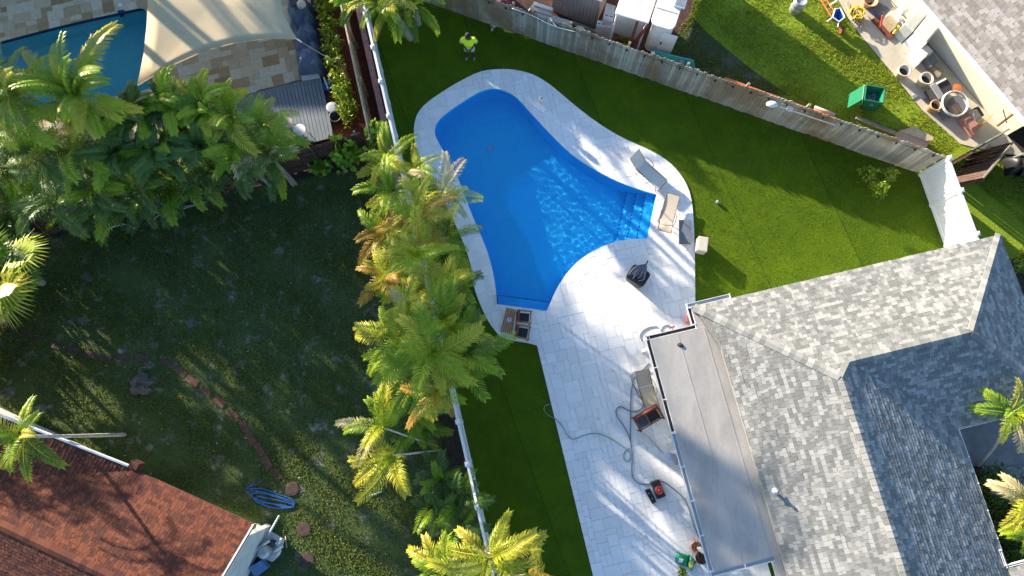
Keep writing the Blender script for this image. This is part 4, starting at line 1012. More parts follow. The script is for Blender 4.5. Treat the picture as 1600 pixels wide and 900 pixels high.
# bottom-left leaning palm, right-hand palms
palm('leaning_palm', 'pale-trunked palm leaning left across the white gable of the red house', W(34,682,4.6), W(196,679,0), 'areca', 12, .75, (G_, G_, Y_), 180, tr=.055, tmat='palewoodtrunk', bend=1.2)
palm('courtyard_palm', 'pale-trunked palm leaning over the driveway beside the blue grey roof', W(1581,645,3.3), W(1528,727,0), 'small', 15, 1.0, (G_, Y_, 'frP', G_), 190, tr=.055, tmat='palewoodtrunk', group='courtyard palms')
palm('courtyard_palm', 'lower courtyard palm rising from the planting bed near the porch roof', W(1606,782,3.2), W(1538,766,0), 'small', 15, 1.0, (G_, Y_, 'frP', Y_), 191, tr=.055, tmat='palewoodtrunk', group='courtyard palms')
palm('courtyard_palm', 'yellowish palm at the right picture edge just above the porch roof', W(1612,828,2.6), W(1600,835,0), 'small', 11, 1.0, (Y_, G_), 192, tr=.05, group='courtyard palms')
# ---------------- shrubs ----------------
def cloud(name, mat, parent, c, rad, n, size, seed, flat=.7, folded=False):
    rs = random.Random(seed); mb = MB(); c = Vector(c)
    for i in range(n):
        a = rs.uniform(0, 6.283); u = rs.random()**.45; zz = rs.uniform(-.3, 1)
        q = Vector((math.cos(a)*math.sqrt(max(0, 1-zz*zz*.8))*rad[0]*u, math.sin(a)*math.sqrt(max(0, 1-zz*zz*.8))*rad[1]*u, zz*rad[2]*u+rad[2]*.3))*(.85+.3*math.sin(a*3+seed))
        d = Vector((rs.gauss(0, 1), rs.gauss(0, 1), rs.gauss(0, .6)+.3)).normalized(); s = d.cross(Vector((rs.gauss(0, 1), rs.gauss(0, 1), rs.gauss(0, 1)))).normalized()
        l = size*rs.uniform(.7, 1.3); w_ = l*flat*.5; p = c+q
        mb.add([p, p+d*l*.45+s*w_, p+d*l-Vector((0,0,l*.15)), p+d*l*.45-s*w_], [(0, 1, 2, 3)], rs.random())
    return obj(name, mb, mat, parent)
def shrub(name, label, px, py, rad, n, size, mat, seed, group=None, flat=.6, z=0, cat='shrub', stems=4):
    c = W(px, py, rad[2]*.8+z); b = Vector((c.x, c.y, z)); t = thing(name, label, cat, b, group)
    cloud('foliage', M[mat], t, (b.x, b.y, z+rad[2]*.6), rad, n, size, seed, flat)
    mb = MB(); rs = random.Random(seed)
    for k in range(stems):
        q = Vector((rs.uniform(-.6, .6)*rad[0], rs.uniform(-.6, .6)*rad[1], rad[2]*1.1)); mb.tube([b, b+q*.5+Vector((0,0,.05)), b+q], [.02, .015, .008], 5)
    obj('stem', mb, M['trunk'], t); return t
for i in range(8):
    y = -12+i*27; x = 502+i*6.0
    lbs = ['hedge shrub at the top edge of the picture', 'second shrub of the hedge from the top', 'hedge shrub beside the upper half of the tarp cover', 'hedge shrub where the sail rope crosses', 'hedge shrub beside the lower end of the tarp cover', 'hedge shrub next to the blue leaf skimmer bag', 'hedge shrub next to the round light tub', 'lowest hedge shrub beside the dark open tub']
    shrub('hedge_shrub', lbs[i], x, y, (.42, .55, .62), 520, .15, 'shrub', 200+i, 'hedge shrubs along the red mulch bed', .55)
shrub('citrus_shrub', 'loose green shrub standing alone on the turf near the white corner fence', 1372, 281, (.72, .62, .5), 900, .16, 'shrub', 220, None, .35, cat='shrub')
shrub('vine', 'heart-leaved bright green vine over the end of the brown fence', 541, 242, (.62, .62, .9), 330, .26, 'vine', 221, None, .85, cat='vine', stems=3)
shrub('vine', 'small heart-leaved plant on the dark lawn below the brown fence', 500, 262, (.4, .32, .5), 130, .22, 'vine', 222, None, .85, cat='plant', stems=3)
shrub('vine', 'bright leafy plant between the low pink wall and the white fence top', 592, 218, (.4, .4, 1.1), 190, .22, 'vine', 223, None, .85, cat='plant', stems=3)
shrub('shrub', 'rounded green bush cut by the right picture edge beside the roof corner', 1600, 412, (.6, .6, .5), 700, .14, 'shrub', 224, None, .5)
shrub('shrub', 'dark green bush under the first courtyard palm', 1545, 752, (.7, .7, .5), 700, .14, 'frD', 225, None, .5)
shrub('shrub', 'dark shrub in the bed below the lower courtyard palm', 1590, 845, (.6, .7, .5), 600, .16, 'frD', 226, None, .5)
shrub('shrub', 'small potted-looking green plant in front of the trailer', 977, 62, (.3, .25, .3), 120, .12, 'shrub', 227, None, .4)
for i, (x, y) in enumerate([(560,290),(575,268),(585,330),(566,350),(590,400)]):
    shrub('weed_clump', 'dark leafy weed in the shade along the lawn side of the palm row', x+18, y, (.5, .6, .3), 220, .16, 'frD', 230+i, 'undergrowth left of the palm row', .35, cat='plant', stems=2)

for i in range(8):  # shrub row added out of view to keep sun off the far left lawn
    y = 3.0+i*1.25; t = thing('hedge_shrub', 'unseen dense shrub added beyond the left picture edge to shade the lawn', 'shrub', (-20.7-.2*(i % 2), y, 0), 'unseen hedge added for shade at the left')
    cloud('foliage', M['frD'], t, (-20.7-.2*(i % 2), y, .45), (.75, .85, .85), 520, .24, 300+i, .7)
    mb = MB(); mb.tube([(-20.7, y, 0), (-20.7, y, .9)], .03, 5); obj('stem', mb, M['trunk'], t)
# ---------------- grass relief ----------------
def grass(name, poly, n, h, mat, seed, label, z=0., excl=(), lean=(.3, 1.1), even=False):
    rs = np.random.RandomState(seed); P = np.array(poly); lo = P.min(0); hi = P.max(0)
    pts = rs.uniform(lo, hi, (int(n*3.2), 2))
    def ins(pts, poly):
        c = np.zeros(len(pts), bool); k = len(poly)
        for i in range(k):
            a = poly[i]; b = poly[i-1]
            m = ((a[1] > pts[:,1]) != (b[1] > pts[:,1])) & (pts[:,0] < (b[0]-a[0])*(pts[:,1]-a[1])/(b[1]-a[1]+1e-12)+a[0]); c ^= m
        return c
    m = ins(pts, poly)
    for e in excl: m &= ~ins(pts, e)
    pts = pts[m][:n]; n = len(pts)
    dens = np.sin(pts[:,0]*1.9+np.sin(pts[:,1]*1.3)*2)+np.sin(pts[:,1]*2.3+pts[:,0]*.9)+rs.uniform(-1.6, 1.6, n)
    if even: dens = dens*.3+1
    pts = pts[dens > -.9]; n = len(pts); dens = dens[dens > -.9]
    K = 3; a = rs.uniform(0, 6.283, (n, K)); hh = h*rs.uniform(.5, 1.4, (n, K))*(1+.15*dens[:,None]); ln = hh*rs.uniform(lean[0], lean[1], (n, K)); w_ = h*.22
    c = np.repeat(pts[:,None,:], K, 1)+rs.uniform(-h*.4, h*.4, (n, K, 2))
    dx, dy = np.cos(a), np.sin(a)
    v = np.zeros((n, K, 4, 3)); zz = np.full((n, K), z)
    v[:,:,0] = np.stack([c[...,0]-dy*w_, c[...,1]+dx*w_, zz], -1); v[:,:,1] = np.stack([c[...,0]+dy*w_, c[...,1]-dx*w_, zz], -1)
    v[:,:,2] = np.stack([c[...,0]+dx*ln*.5+dy*w_*.8, c[...,1]+dy*ln*.5-dx*w_*.8, z+hh*.7], -1)
    v[:,:,3] = np.stack([c[...,0]+dx*ln, c[...,1]+dy*ln, z+hh*.85], -1)
    nv = n*K*4; me = bpy.data.meshes.new(name); me.vertices.add(nv); me.vertices.foreach_set('co', v.reshape(-1)); nf = n*K
    idx = np.arange(nv, dtype=np.int32); me.loops.add(nv); me.loops.foreach_set('vertex_index', idx)
    me.polygons.add(nf); me.polygons.foreach_set('loop_start', np.arange(0, nv, 4, dtype=np.int32)); me.polygons.foreach_set('loop_total', np.full(nf, 4, np.int32))
    at = me.attributes.new('tone', 'FLOAT', 'FACE'); at.data.foreach_set('value', np.clip(rs.uniform(0, 1, nf)*.8+np.repeat(dens, K)*.1, 0, 1).astype(np.float32))
    me.materials.append(mat); me.update(calc_edges=True)
    o = bpy.data.objects.new(name, me); COL.objects.link(o); tag(o, label, 'grass'); o['kind'] = 'stuff'; return o
lawnp = [tuple(FP(10,-1.3)[:2]), tuple(FP(0,-1.3)[:2]), W2(540,290), W2(420,300), W2(250,340), W2(60,400), W2(-30,520), W2(-30,640), W2(215,735), W2(400,812), W2(450,870), W2(480,920), tuple(FP(15,-1.5)[:2])]
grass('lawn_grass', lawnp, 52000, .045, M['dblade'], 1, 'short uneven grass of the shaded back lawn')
slp = [tuple((WB0+WD*9.5)[:2]), tuple(W(1445,262)[:2]), W2(1500,225), W2(1440,172), W2(1400,122), W2(1330,38), W2(1290,-20), W2(1085,-20), W2(1080,20)]
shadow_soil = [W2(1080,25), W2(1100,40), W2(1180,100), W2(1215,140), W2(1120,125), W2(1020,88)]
grass('turf_grass', turf, 95000, .024, M['tblade'], 8, 'fine synthetic blades of the bright turf', excl=[deckW], lean=(.05, .4), even=True)
grass('lawn_grass', slp, 30000, .042, M['blade'], 2, 'thick rough grass of the sunlit side lawn', lean=(.1, .6))
grass('lawn_grass', [W2(1545,225), W2(1640,300), W2(1640,345), W2(1600,350), W2(1540,300), W2(1505,270)], 6000, .05, M['blade'], 3, 'patchy grass strip between brown gate and cream house')
grass('bed_grass', [tuple(H3(14.6,-5.5)[:2]), W2(1620,745), W2(1620,870), W2(1575,880)], 1500, .12, M['dblade'], 4, 'sparse dark ground cover in the courtyard bed')
# pale sand scrapes and litter on the lawn
for i, (x, y, s) in enumerate([(130,500,.35),(112,503,.25),(200,480,.22),(247,478,.22),(300,505,.4),(240,540,.25),(135,432,.3),(320,370,.22),(305,385,.2),(352,318,.3),(230,350,.2),(190,548,.3),(235,570,.3),(270,570,.3),(470,765,.3),(470,870,.4),(10,615,.5),(60,640,.45),(455,705,.25)]):
    mb = MB(); rs = random.Random(i); c = W(x, y); n = 11; p = [(c.x+math.cos(6.283*k/n)*s*rs.uniform(.45, 1), c.y+math.sin(6.283*k/n)*s*.6*rs.uniform(.45, 1)) for k in range(n)]
    mb.prism(p, -.007, .003, bottom=False); o = struct('sand_patch', mb, M.setdefault('sand', stained('pale_sand', (.17,.17,.16), (.07,.08,.055), .95, 7, amt=1, thr=.42)))
# ---------------- stepping stones, stump, hose, clutter on the left lawn ----------------
SS = [(11,509),(39,521),(59,526),(86,539),(114,547),(139,554),(165,559),(192,559),(221,559),(257,566),(280,580),(300,595),(321,612),(344,629),(365,647),(382,667),(393,686),(405,703),(418,721),(432,741)]
sp_ = thing('stepping_stones', 'curved line of brown stepping stones across the shaded lawn', 'path', W(250,590))
mstone = plain('terracotta_step', (.13,.062,.042), .9, .3, 6, bmp=.4)
for i, (x, y) in enumerate(SS):
    c = W(x, y); n = W(*SS[min(i+1, len(SS)-1)])-W(*SS[max(i-1, 0)]); mb = MB(); mb.box((c.x+rnd.uniform(-.03,.03), c.y+rnd.uniform(-.03,.03), rnd.uniform(-.012,.0)), (rnd.uniform(.46,.56), rnd.uniform(.24,.29), .05), math.atan2(n.y, n.x)+rnd.uniform(-.14, .14)); obj('stone', mb, mstone if i > 9 else M['stone'], sp_, bevel=.02)
for x, y, lb in ((457,764,'round brown paver on the lawn just below the blue hose coil'), (475,827,'round brown paver in the middle of the three on the lawn'), (480,874,'lowest round brown paver on the lawn')):
    c = W(x, y); mb = MB(); mb.lathe((c.x, c.y, -.01), [(.26, 0), (.26, .03), (.24, .045), (.15, .05), (.02, .048)], 16); o = obj('round_paver', mb, M['stone']); tag(o, lb, 'paver', 'round pavers on the lawn')
st = MB(); c = W(221, 601); rs = random.Random(5); prof = [(.42, -.02), (.38, .10), (.30, .20), (.22, .24), (.05, .19)]; st.lathe((c.x, c.y, 0), prof, 22)
st.v = [(c.x+(v[0]-c.x)*(1+.22*math.sin(7*math.atan2(v[1]-c.y, v[0]-c.x))+rs.uniform(-.12, .12)), c.y+(v[1]-c.y)*(1+.2*math.sin(5*math.atan2(v[1]-c.y, v[0]-c.x))), v[2]*rs.uniform(.7, 1.2)) for v in st.v]
tag(obj('tree_stump', st, M['stump']), 'grey rotting tree stump on the lawn below the stepping stones', 'stump')
def hose(name, px, z, r, mat, label, cat='hose', n=5, closed=False, group=None):
    P = smooth_path([W(p[0], p[1], z if len(p) < 3 else p[2]) for p in px], n, closed); mb = MB(); mb.tube(P, r, 6); o = obj(name, mb, M[mat], None, True); tag(o, label, cat, group); return o
bh = []
rs = random.Random(4)
for k in range(5):
    t = k/4; u = rs.uniform(-4, 4)
    bh += [(386+t*12+u, 763+14*t, .03), (410+u, 766+9*t+rs.uniform(-3,3), .04), (440+u, 774+8*t+rs.uniform(-3,3), .05+.01*k), (461-5*t+u*.4, 783+6*t, .04), (452+u, 794-2*t, .03), (428+u, 790+rs.uniform(-4,4), .04), (402+u, 779+6*t, .03)]
hose('garden_hose', [(412,748,.02),(402,756,.02)]+bh, .04, .014, 'bluehose', 'bright blue hose lying in a loose coil on the lawn by the red roof')
hose('poly_pipe', [(240,345),(252,333),(290,325),(322,315)], .06, .02, 'galv', 'bent thin grey pipe lying on the lawn below the brown fence', 'pipe', 2)
hose('poly_pipe', [(232,343),(237,331),(262,328),(300,320)], .06, .018, 'galv', 'second thin grey pipe lying beside the bent one under the brown fence', 'pipe', 2)
hose('stick', [(168,358),(193,350),(211,357)], .06, .025, 'whitehose', 'short pale branch lying near the left end of the brown fence', 'branch', 2)
hose('stick', [(576,775),(597,768)], .03, .018, 'whitehose', 'short pale stick on the dark lawn right of the blue hose', 'stick', 2)
hose('stick', [(446,838),(448,856)], .03, .02, 'tanwood', 'thin wooden stick on the lawn beside the pool pump', 'stick', 2)
# pump corner at the red house
def poly_thing(name, px, z0, z1, mat, label=None, cat=None, group=None, parent=None, bevel=0, ztop=None):
    p = [W2(x, y, z1) for x, y in px]; mb = MB(); mb.prism(p, z0, z1); o = obj(name, mb, M[mat], parent, bevel=bevel)
    if cat: tag(o, label, cat, group)
    return o
poly_thing('equipment_slab', [(401,818),(444,843),(436,868),(425,878),(392,866)], -.01, .10, 'bluestucco', 'pale concrete slab under the pool pump', 'slab', bevel=.01)
pp = thing('pool_pump', 'grey round pool filter with black pump and white pipe fittings on the slab', 'pool pump', W(418,862))
c = W(413,863,.5); mb = MB(); mb.lathe((c.x, c.y, .1), [(.22,0),(.24,.1),(.24,.42),(.20,.52),(.10,.58),(.04,.60)], 20); obj('filter_tank', mb, M['galv'], pp, True)
c = W(424,850,.3); mb = MB(); mb.lathe((c.x, c.y, .1), [(.13,0),(.13,.22),(.10,.28),(.05,.29)], 14); obj('strainer', mb, M['charcoal'], pp, True)
for P_ in ([(434,858,.2),(436,848,.35),(440,842,.4)], [(428,862,.3),(436,857,.4),(442,853,.3)], [(432,868,.2),(438,860,.3)], [(430,850,.3),(438,846,.2)]):
    mb = MB(); mb.tube([W(*q) for q in P_], .05, 8); obj('pipe_fitting', mb, M['whitepaint'], pp, True)
hose('pvc_pipe', [(436,806,1.2),(417,840,.35)], .2, .035, 'whitepaint', 'white pipe standing up from the pool pump towards the lawn', 'pipe', 1)
hose('pvc_pipe', [(421,845,.5),(398,861,.5)], .2, .045, 'whitepaint', 'short white pipe lying across the grey pool filter', 'pipe', 1)
hose('pvc_pipe', [(398,868,.1),(382,900,.1)], .2, .03, 'whitepaint', 'white pipe running down along the red house wall', 'pipe', 1)
bt = thing('storage_bin', 'dusty blue rectangular bin tilted beside the red house', 'bin', W(402,887))
poly_thing('bin_body', [(389,888),(408,876),(417,888),(399,902)], 0, .42, 'lightblue', parent=bt, bevel=.02); poly_thing('bin_lid', [(388,888),(408,875),(418,888),(399,903)], .423, .46, 'lightblue', parent=bt, bevel=.01)
# ---------------- pool deck things ----------------
def lounger(label, loc, rz, mat, back=.75, fold=None):
    t = thing('sun_lounger', label, 'sun lounger', loc, 'sun loungers on the pool deck', rz=rz)
    def rail(y):
        mb = MB(); mb.tube([(0,y,.32),(1.30,y,.30)], .016, 6); return mb
    t.scale = (.88, .88, .88); wd = .30; cb, sb = math.cos(back), math.sin(back); Lb = .72
    mb = MB(); mb.tube([(0,-wd,.33),(1.28,-wd,.33),(1.32,-wd+.05,.33),(1.32,wd-.05,.33),(1.28,wd,.33),(0,wd,.33),(0,-wd,.33)], .017, 6); obj('frame', mb, M['frame'], t)
    mb = MB(); mb.tube([(0,-wd,.33),(-Lb*cb,-wd,.33+Lb*sb),(-Lb*cb-.02,wd,.33+Lb*sb),(0,wd,.33)], .017, 6); obj('back_frame', mb, M['frame'], t)
    mb = MB(); n = 8
    for i in range(n):
        a, b = i/n, (i+1)/n; za = .335-.03*math.sin(a*3.14); zb = .335-.03*math.sin(b*3.14)
        mb.hexa([(a*1.3,-wd,za-.008),(b*1.3,-wd,zb-.008),(b*1.3,wd,zb-.008),(a*1.3,wd,za-.008)],[(a*1.3,-wd,za),(b*1.3,-wd,zb),(b*1.3,wd,zb),(a*1.3,wd,za)])
    obj('seat_sling', mb, mat, t)
    mb = MB()
    for i in range(6):
        a, b = i/6*Lb, (i+1)/6*Lb; f = lambda s: (-s*cb-.03*math.sin(s/Lb*3.14)*sb*-1, .335+s*sb-.03*math.sin(s/Lb*3.14)*cb)
        (xa, za), (xb, zb) = f(a), f(b)
        mb.hexa([(xb,-wd,zb-.008),(xa,-wd,za-.008),(xa,wd,za-.008),(xb,wd,zb-.008)],[(xb,-wd,zb),(xa,-wd,za),(xa,wd,za),(xb,wd,zb)])
    obj('back_sling', mb, mat, t)
    for x, y in ((.15,-wd),(.15,wd),(1.15,-wd),(1.15,wd)):
        mb = MB(); mb.tube([(x,y,.33),(x+(.1 if x > 1 else -.14),y*1.12,0)], .015, 6); obj('leg', mb, M['frame'], t)
    for y in (-wd, wd):
        mb = MB(); mb.tube(smooth_path([(-.25*cb,y*1.05,.33+.25*sb),(-.05,y*1.2,.58),(.30,y*1.2,.56),(.42,y*1.1,.33)], 4), .016, 6); obj('armrest', mb, M['frame'], t, True)
    mb = MB(); mb.tube([(0,-wd,.34),(0,wd,.34)], .02, 6); obj('hinge_bar', mb, M['whitepaint'], t)
    return t
def dirang(a, b):
    d = W(*b)-W(*a); return math.atan2(d.y, d.x)
h = W(1002,259,.33); lounger('grey sling lounger with raised back on the deck above the pool steps', (h.x, h.y, .05), dirang((1003,261),(1032,287)), M['greysling'])
h = W(1040.5,346,.33); lounger('tan sling lounger with raised back between pool steps and slate mat', (h.x, h.y, .05), dirang((1040.5,346),(1050,311)), M['tan'], .6)
h = W(1009,604,.33); lounger('brown-tan sling lounger partly under the gutter of the flat roof', (h.x, h.y, .05), dirang((1009,604),(1017,630)), M['tan'], .35)
def rotbox(px, z): return [W2(x, y, z) for x, y in px]
mt = thing('low_table', 'slate grey rectangular low table top beside the tan lounger', 'table', W(1071,362,.05))
poly_thing('table_top', [(1061,343.5),(1079.5,343.5),(1080.5,381.5),(1061,381.5)], .20, .24, 'slate', parent=mt, bevel=.012)
for x, y in ((1063,346),(1077,346),(1063,379),(1078,379)):
    c = W(x, y, .1); mb = MB(); mb.box((c.x, c.y, .125), (.04, .04, .15)); obj('leg', mb, M['charcoal'], mt)
cb_ = thing('ottoman', 'beige canvas cube standing on the turf at the deck edge', 'ottoman', W(1097,384))
p = rotbox([(1092,369),(1107,371.5),(1104.5,394),(1089,391)], .5); q = [((a[0]-1*0), a[1]) for a in p]
mb = MB(); mb.prism(p, .005, .47); obj('body', mb, M['beige'], cb_, bevel=.03)
mb = MB(); cx = sum(a[0] for a in p)/4; cyy = sum(a[1] for a in p)/4; mb.prism([(cx+(a[0]-cx)*1.03, cyy+(a[1]-cyy)*1.03) for a in p], .472, .53); obj('lid', mb, M['beige'], cb_, bevel=.025)
# black fire table
ft = thing('fire_table', 'square black rounded fire table on the sunlit deck edge', 'table', W(996,432,.05))
tq = [Vector((*W2(x, y, .5), 0)) for x, y in ((991,411),(1018,427.5),(1004,450),(977,433))]
def rounded(q, r, n=4):
    out = []
    for i in range(4):
        p, a, b = q[i], q[i-1], q[(i+1) % 4]; u = (a-p).normalized(); v = (b-p).normalized()
        A = p+u*r; B = p+v*r
        for k in range(n+1):
            t = k/n; out.append(A*(1-t)**2+p*2*t*(1-t)+B*t*t)
    return [(o.x, o.y) for o in out]
rq = rounded(tq, .16); cc = sum(tq, Vector())/4
mb = MB(); mb.prism([(cc.x+(a-cc.x)*.93, cc.y+(b-cc.y)*.93) for a, b in rq], .05, .44); obj('base', mb, M['charcoal'], ft)
mb = MB(); mb.prism(rq, .44, .50); obj('table_top', mb, M['black'], ft, bevel=.015)
um = thing('folded_parasol', 'crumpled blue-grey folded parasol lying on the black fire table', 'parasol', Vector((cc.x, cc.y, .5)))
pa = W(1009,414,.56); pb_ = W(988,436,.56); dd = (pb_-pa).normalized(); nn = Vector((-dd.y, dd.x, 0)); rs = random.Random(2)
for k in range(9):
    off = (k-4)*.04; mb = MB(); L = (pb_-pa).length*rs.uniform(.72, 1.0); P_ = [pa+nn*off*.25, pa+dd*L*.4+nn*off*1.3+Vector((0,0,.015+.02*rs.random())), pa+dd*L*.75+nn*off*1.9*rs.uniform(.7,1.2)+Vector((0,0,.03*rs.random())), pa+dd*L+nn*off*1.3-Vector((0,0,.02))]
    mb.tube(smooth_path(P_, 3), [.018,.024,.03,.034,.036,.036,.032,.026,.02,.008], 6); obj('canopy_fold', mb, M['cushion'], um, True)
mb = MB(); a = W(1012.5,407,.62); mb.tube([pa, pa+(a-pa)*1.0], .028, 7); obj('pole', mb, M['charcoal'], um)
# chairs and table
def patio_chair(label, corners, wood, zs=.42, seats=1, backside=0, cat='chair', name='armchair'):
    """corners px (back-left, back-right, front-right, front-left) at arm height"""
    A, B, C_, D__ = [W(x, y, .62) for x, y in corners]
    fx = ((D__-A)+(C_-B))/2; fy = ((B-A)+(C_-D__))/2; dep = fx.length; wid = fy.length; fx.normalize(); fy = Vector((-fx.y, fx.x, 0)) if fy.dot(Vector((-fx.y, fx.x, 0))) > 0 else -Vector((-fx.y, fx.x, 0))
    ctr = (A+B+C_+D__)/4; o = Vector((ctr.x, ctr.y, .05)); t = thing(name, label, cat, o)
    def Q(x, y, z): return o+fx*x+fy*y+Vector((0,0,z))
    m = Matrix((fx, fy, fx.cross(fy))).transposed()
    def bx(n_, x, y, z, dx, dy, dz, mat, tilt=0, par=None):
        mb = MB(); mb.box(Q(x, y, z), (dx, dy, dz), M=m@Matrix.Rotation(tilt, 3, 'Y')); return obj(n_, mb, mat, par or t)
    for sx in (-1, 1):
        for sy in (-1, 1): bx('leg', sx*(dep/2-.03), sy*(wid/2-.025), .3, .05, .04, .6, wood)
    for sy in (-1, 1): bx('armrest', .02, sy*(wid/2-.02), .615, dep, .06, .03, wood)
    bx('back_frame', -dep/2+.02, 0, .62, .035, wid-.08, .05, M['rustwood'])
    bx('backrest', -dep/2+.07, 0, .62, .07, wid-.10, .42, M['rustwood'], -.18)
    bx('seat_rail', dep/2-.03, 0, .36, .04, wid-.08, .06, wood)
    sw = (wid-.12)/seats
    for s in range(seats):
        y = -(wid-.12)/2+sw*(s+.5)
        for k in range(7): bx('seat_slat', -dep/2+.12+k*(dep-.18)/7, y, zs-.04, (dep-.18)/7-.02, sw-.03, .02, M['charcoal'])
        cu = bx('seat_cushion', .03, y, zs+.015, dep-.22, sw-.05, .06, M['black'] if seats == 1 or s == 0 else M['cushion']); 
        if seats > 1: bx('divider', .02, 0, .5, dep-.06, .03, .05, M['rustwood'])
    return t
patio_chair('upper brown wooden armchair with dark seat below the pool', [(807.5,484),(805.5,503),(829,506),(831.5,486)], M['brownwood'])
patio_chair('lower brown wooden armchair with dark seat nearest the turf strip', [(805,506.5),(803.5,527),(826,531.5),(829.5,510)], M['brownwood'])
patio_chair('dark brown two-seat bench frame beside the flat roof gutter', [(1025,630.5),(988,653),(1001.5,675.5),(1037.5,652.5)], M['rustwood'], seats=2, cat='bench', name='loveseat')
ct = thing('coffee_table', 'orange-brown wooden slat table left of the two armchairs', 'table', W(798,502,.05))
tc = [W(x, y, .45) for x, y in ((791,480.5),(806.5,484),(800,522.5),(781.5,518))]
for k in range(6):
    a0_, a1_ = k/6+.01, (k+1)/6-.01; q = [tc[0].lerp(tc[1], a0_), tc[0].lerp(tc[1], a1_), tc[3].lerp(tc[2], a1_), tc[3].lerp(tc[2], a0_)]
    mb = MB(); mb.prism([(p.x, p.y) for p in q], .42, .45); obj('table_slat', mb, M['brownwood'], ct)
for p in tc:
    q = p.lerp(sum(tc, Vector())/4, .12); mb = MB(); mb.box((q.x, q.y, .235), (.05, .05, .37)); obj('leg', mb, M['brownwood'], ct)
o = thing('ashtray', 'small white round dish on the wooden slat table', 'dish', W(796,500,.45)); mb = MB(); c = W(796,500,.45); mb.lathe(c, [(.05,0),(.09,.03),(.085,.035),(.04,.012)], 14); obj('bowl', mb, M['whitepaint'], o, True); mb = MB(); mb.lathe(c+Vector((0,0,.012)), [(.03,0),(.03,.012)], 8); obj('ash', mb, M['charcoal'], o)
# skimmer disc, drain, ball, sprinkler
t = thing('sprinkler_post', 'small white round post standing on the deck above the pool', 'post', W(845,161,.05))
c = W(845,161,.05); mb = MB(); mb.lathe(c, [(.05,0),(.05,.30),(.10,.32),(.11,.36),(.07,.40)], 18); obj('post_cap', mb, M['whitepaint'], t, True); mb = MB(); mb.lathe(c+Vector((0,0,.40)), [(.035,0),(.03,.03)], 10); obj('knob', mb, M['charcoal'], t)
c = W(1121,316,.05); mb = MB(); mb.lathe((c.x, c.y, 0), [(.02,0),(.06,.03),(.075,.075),(.06,.12),(.02,.145)], 12); tag(obj('ball', mb, M['hose'], None, True), 'small dark ball lying alone on the sunlit turf', 'ball')
rs = random.Random(11); mb = MB(); c = W(772,43,.05)
for k in range(9): q = c+Vector((rs.uniform(-.12,.12), rs.uniform(-.12,.12), 0)); mb.box((q.x, q.y, .05+.03*rs.random()), (.1,.07,.06), rs.random()*3)
tag(obj('rubble', mb, M['beigepaver']), 'little heap of pale rubble at the foot of the wooden fence', 'rubble')
# hoses on the deck
hose('garden_hose', [(1027,510),(1015,511),(1005,516),(1000,524),(1003,533)], .07, .018, 'hose', 'grey hose loop in the sun at the corner of the flat roof')
hose('garden_hose', [(1050,512),(1044,508),(1036,510),(1032,517)], .07, .018, 'hose', 'short grey hose end by the tap at the flat roof edge')
hose('garden_hose', [(1014,567),(1004,578),(992,590),(988,600),(985,625),(985,650),(985,680),(986,698),(988,715),(987,735),(990,748),(1002,756),(1020,755),(1035,752),(1050,762),(1066,776),(1074,790),(1082,815),(1092,840)], .07, .022, 'hose', 'long grey hose running down the deck past the loveseat and grill box')
hose('garden_hose', [(1016,580),(1000,580),(989,582),(986,592),(995,612),(1004,628),(1003,637),(993,643),(980,640),(970,635),(963,640),(964,650),(972,662),(980,675),(985,690)], .08, .022, 'hose', 'grey hose looping around the brown-tan lounger and the loveseat')
hose('electric_cable', [(860,632),(853,633),(850,640),(856,648),(870,656),(880,668),(887,680),(897,686),(912,680),(930,677),(948,682),(965,692),(979,702),(984,708),(985,716),(980,721),(975,716),(976,706),(984,700)], .07, .014, 'greenhose', 'thin green hose snaking from the dark turf strip over the deck', 'hose')
hose('electric_cable', [(1006,676),(1020,690),(1036,708)], .07, .010, 'hose', 'thin grey cable end below the loveseat', 'cable')
# black boxes
gb = thing('toolbox', 'black open case with a red ring reel inside on the lower deck', 'case', W(1029,764,.05))
poly_thing('case_body', [(1017,754),(1030,749.5),(1041,775),(1028,780.5)], .05, .30, 'black', parent=gb, bevel=.02)
c = W(1030,766,.31); mb = MB()
for r_ in (.14, .10): mb.tube([c+Vector((math.cos(k*.3927)*r_, math.sin(k*.3927)*r_, 0)) for k in range(17)], .014, 6, cap=False)
obj('reel_ring', mb, M['red'], gb, True); mb = MB(); mb.lathe(c-Vector((0,0,.01)), [(.05,0),(.06,.03),(.02,.04)], 12); obj('reel_hub', mb, M['red'], gb)
gl = thing('loose_case_lid', 'narrow black case lid lying left of the open black case', 'tray', W(1017,775,.05))  # lid of the black case, lying apart from it
poly_thing('lid_shell', [(1008,766),(1015.5,763.5),(1026,784),(1019.5,788)], .05, .16, 'black', parent=gl, bevel=.02)
for k in range(2): c = W(1014+5*k, 771+8*k, .17); mb = MB(); mb.lathe(c-Vector((0,0,.012)), [(.02,0),(.02,.02)], 8); obj('latch', mb, M['galv'], gl)
t = thing('leaning_board', 'small grey board leaning under the gutter below the loveseat', 'board', W(1056,716,.05)); poly_thing('board_face', [(1050,708),(1053,707),(1063,723),(1056,727)], .05, .3, 'galv', parent=t)
t = thing('paper_bag', 'small white paper scrap on the lower deck', 'paper', W(1005,838,.05)); mb = MB(); c = W(1005,838,.06); mb.box((c.x, c.y, .06), (.2,.13,.012), .4); mb.box((c.x+.03, c.y+.02, .075), (.12,.09,.012), .9); obj('paper_fold', mb, M['whitepaint'], t)
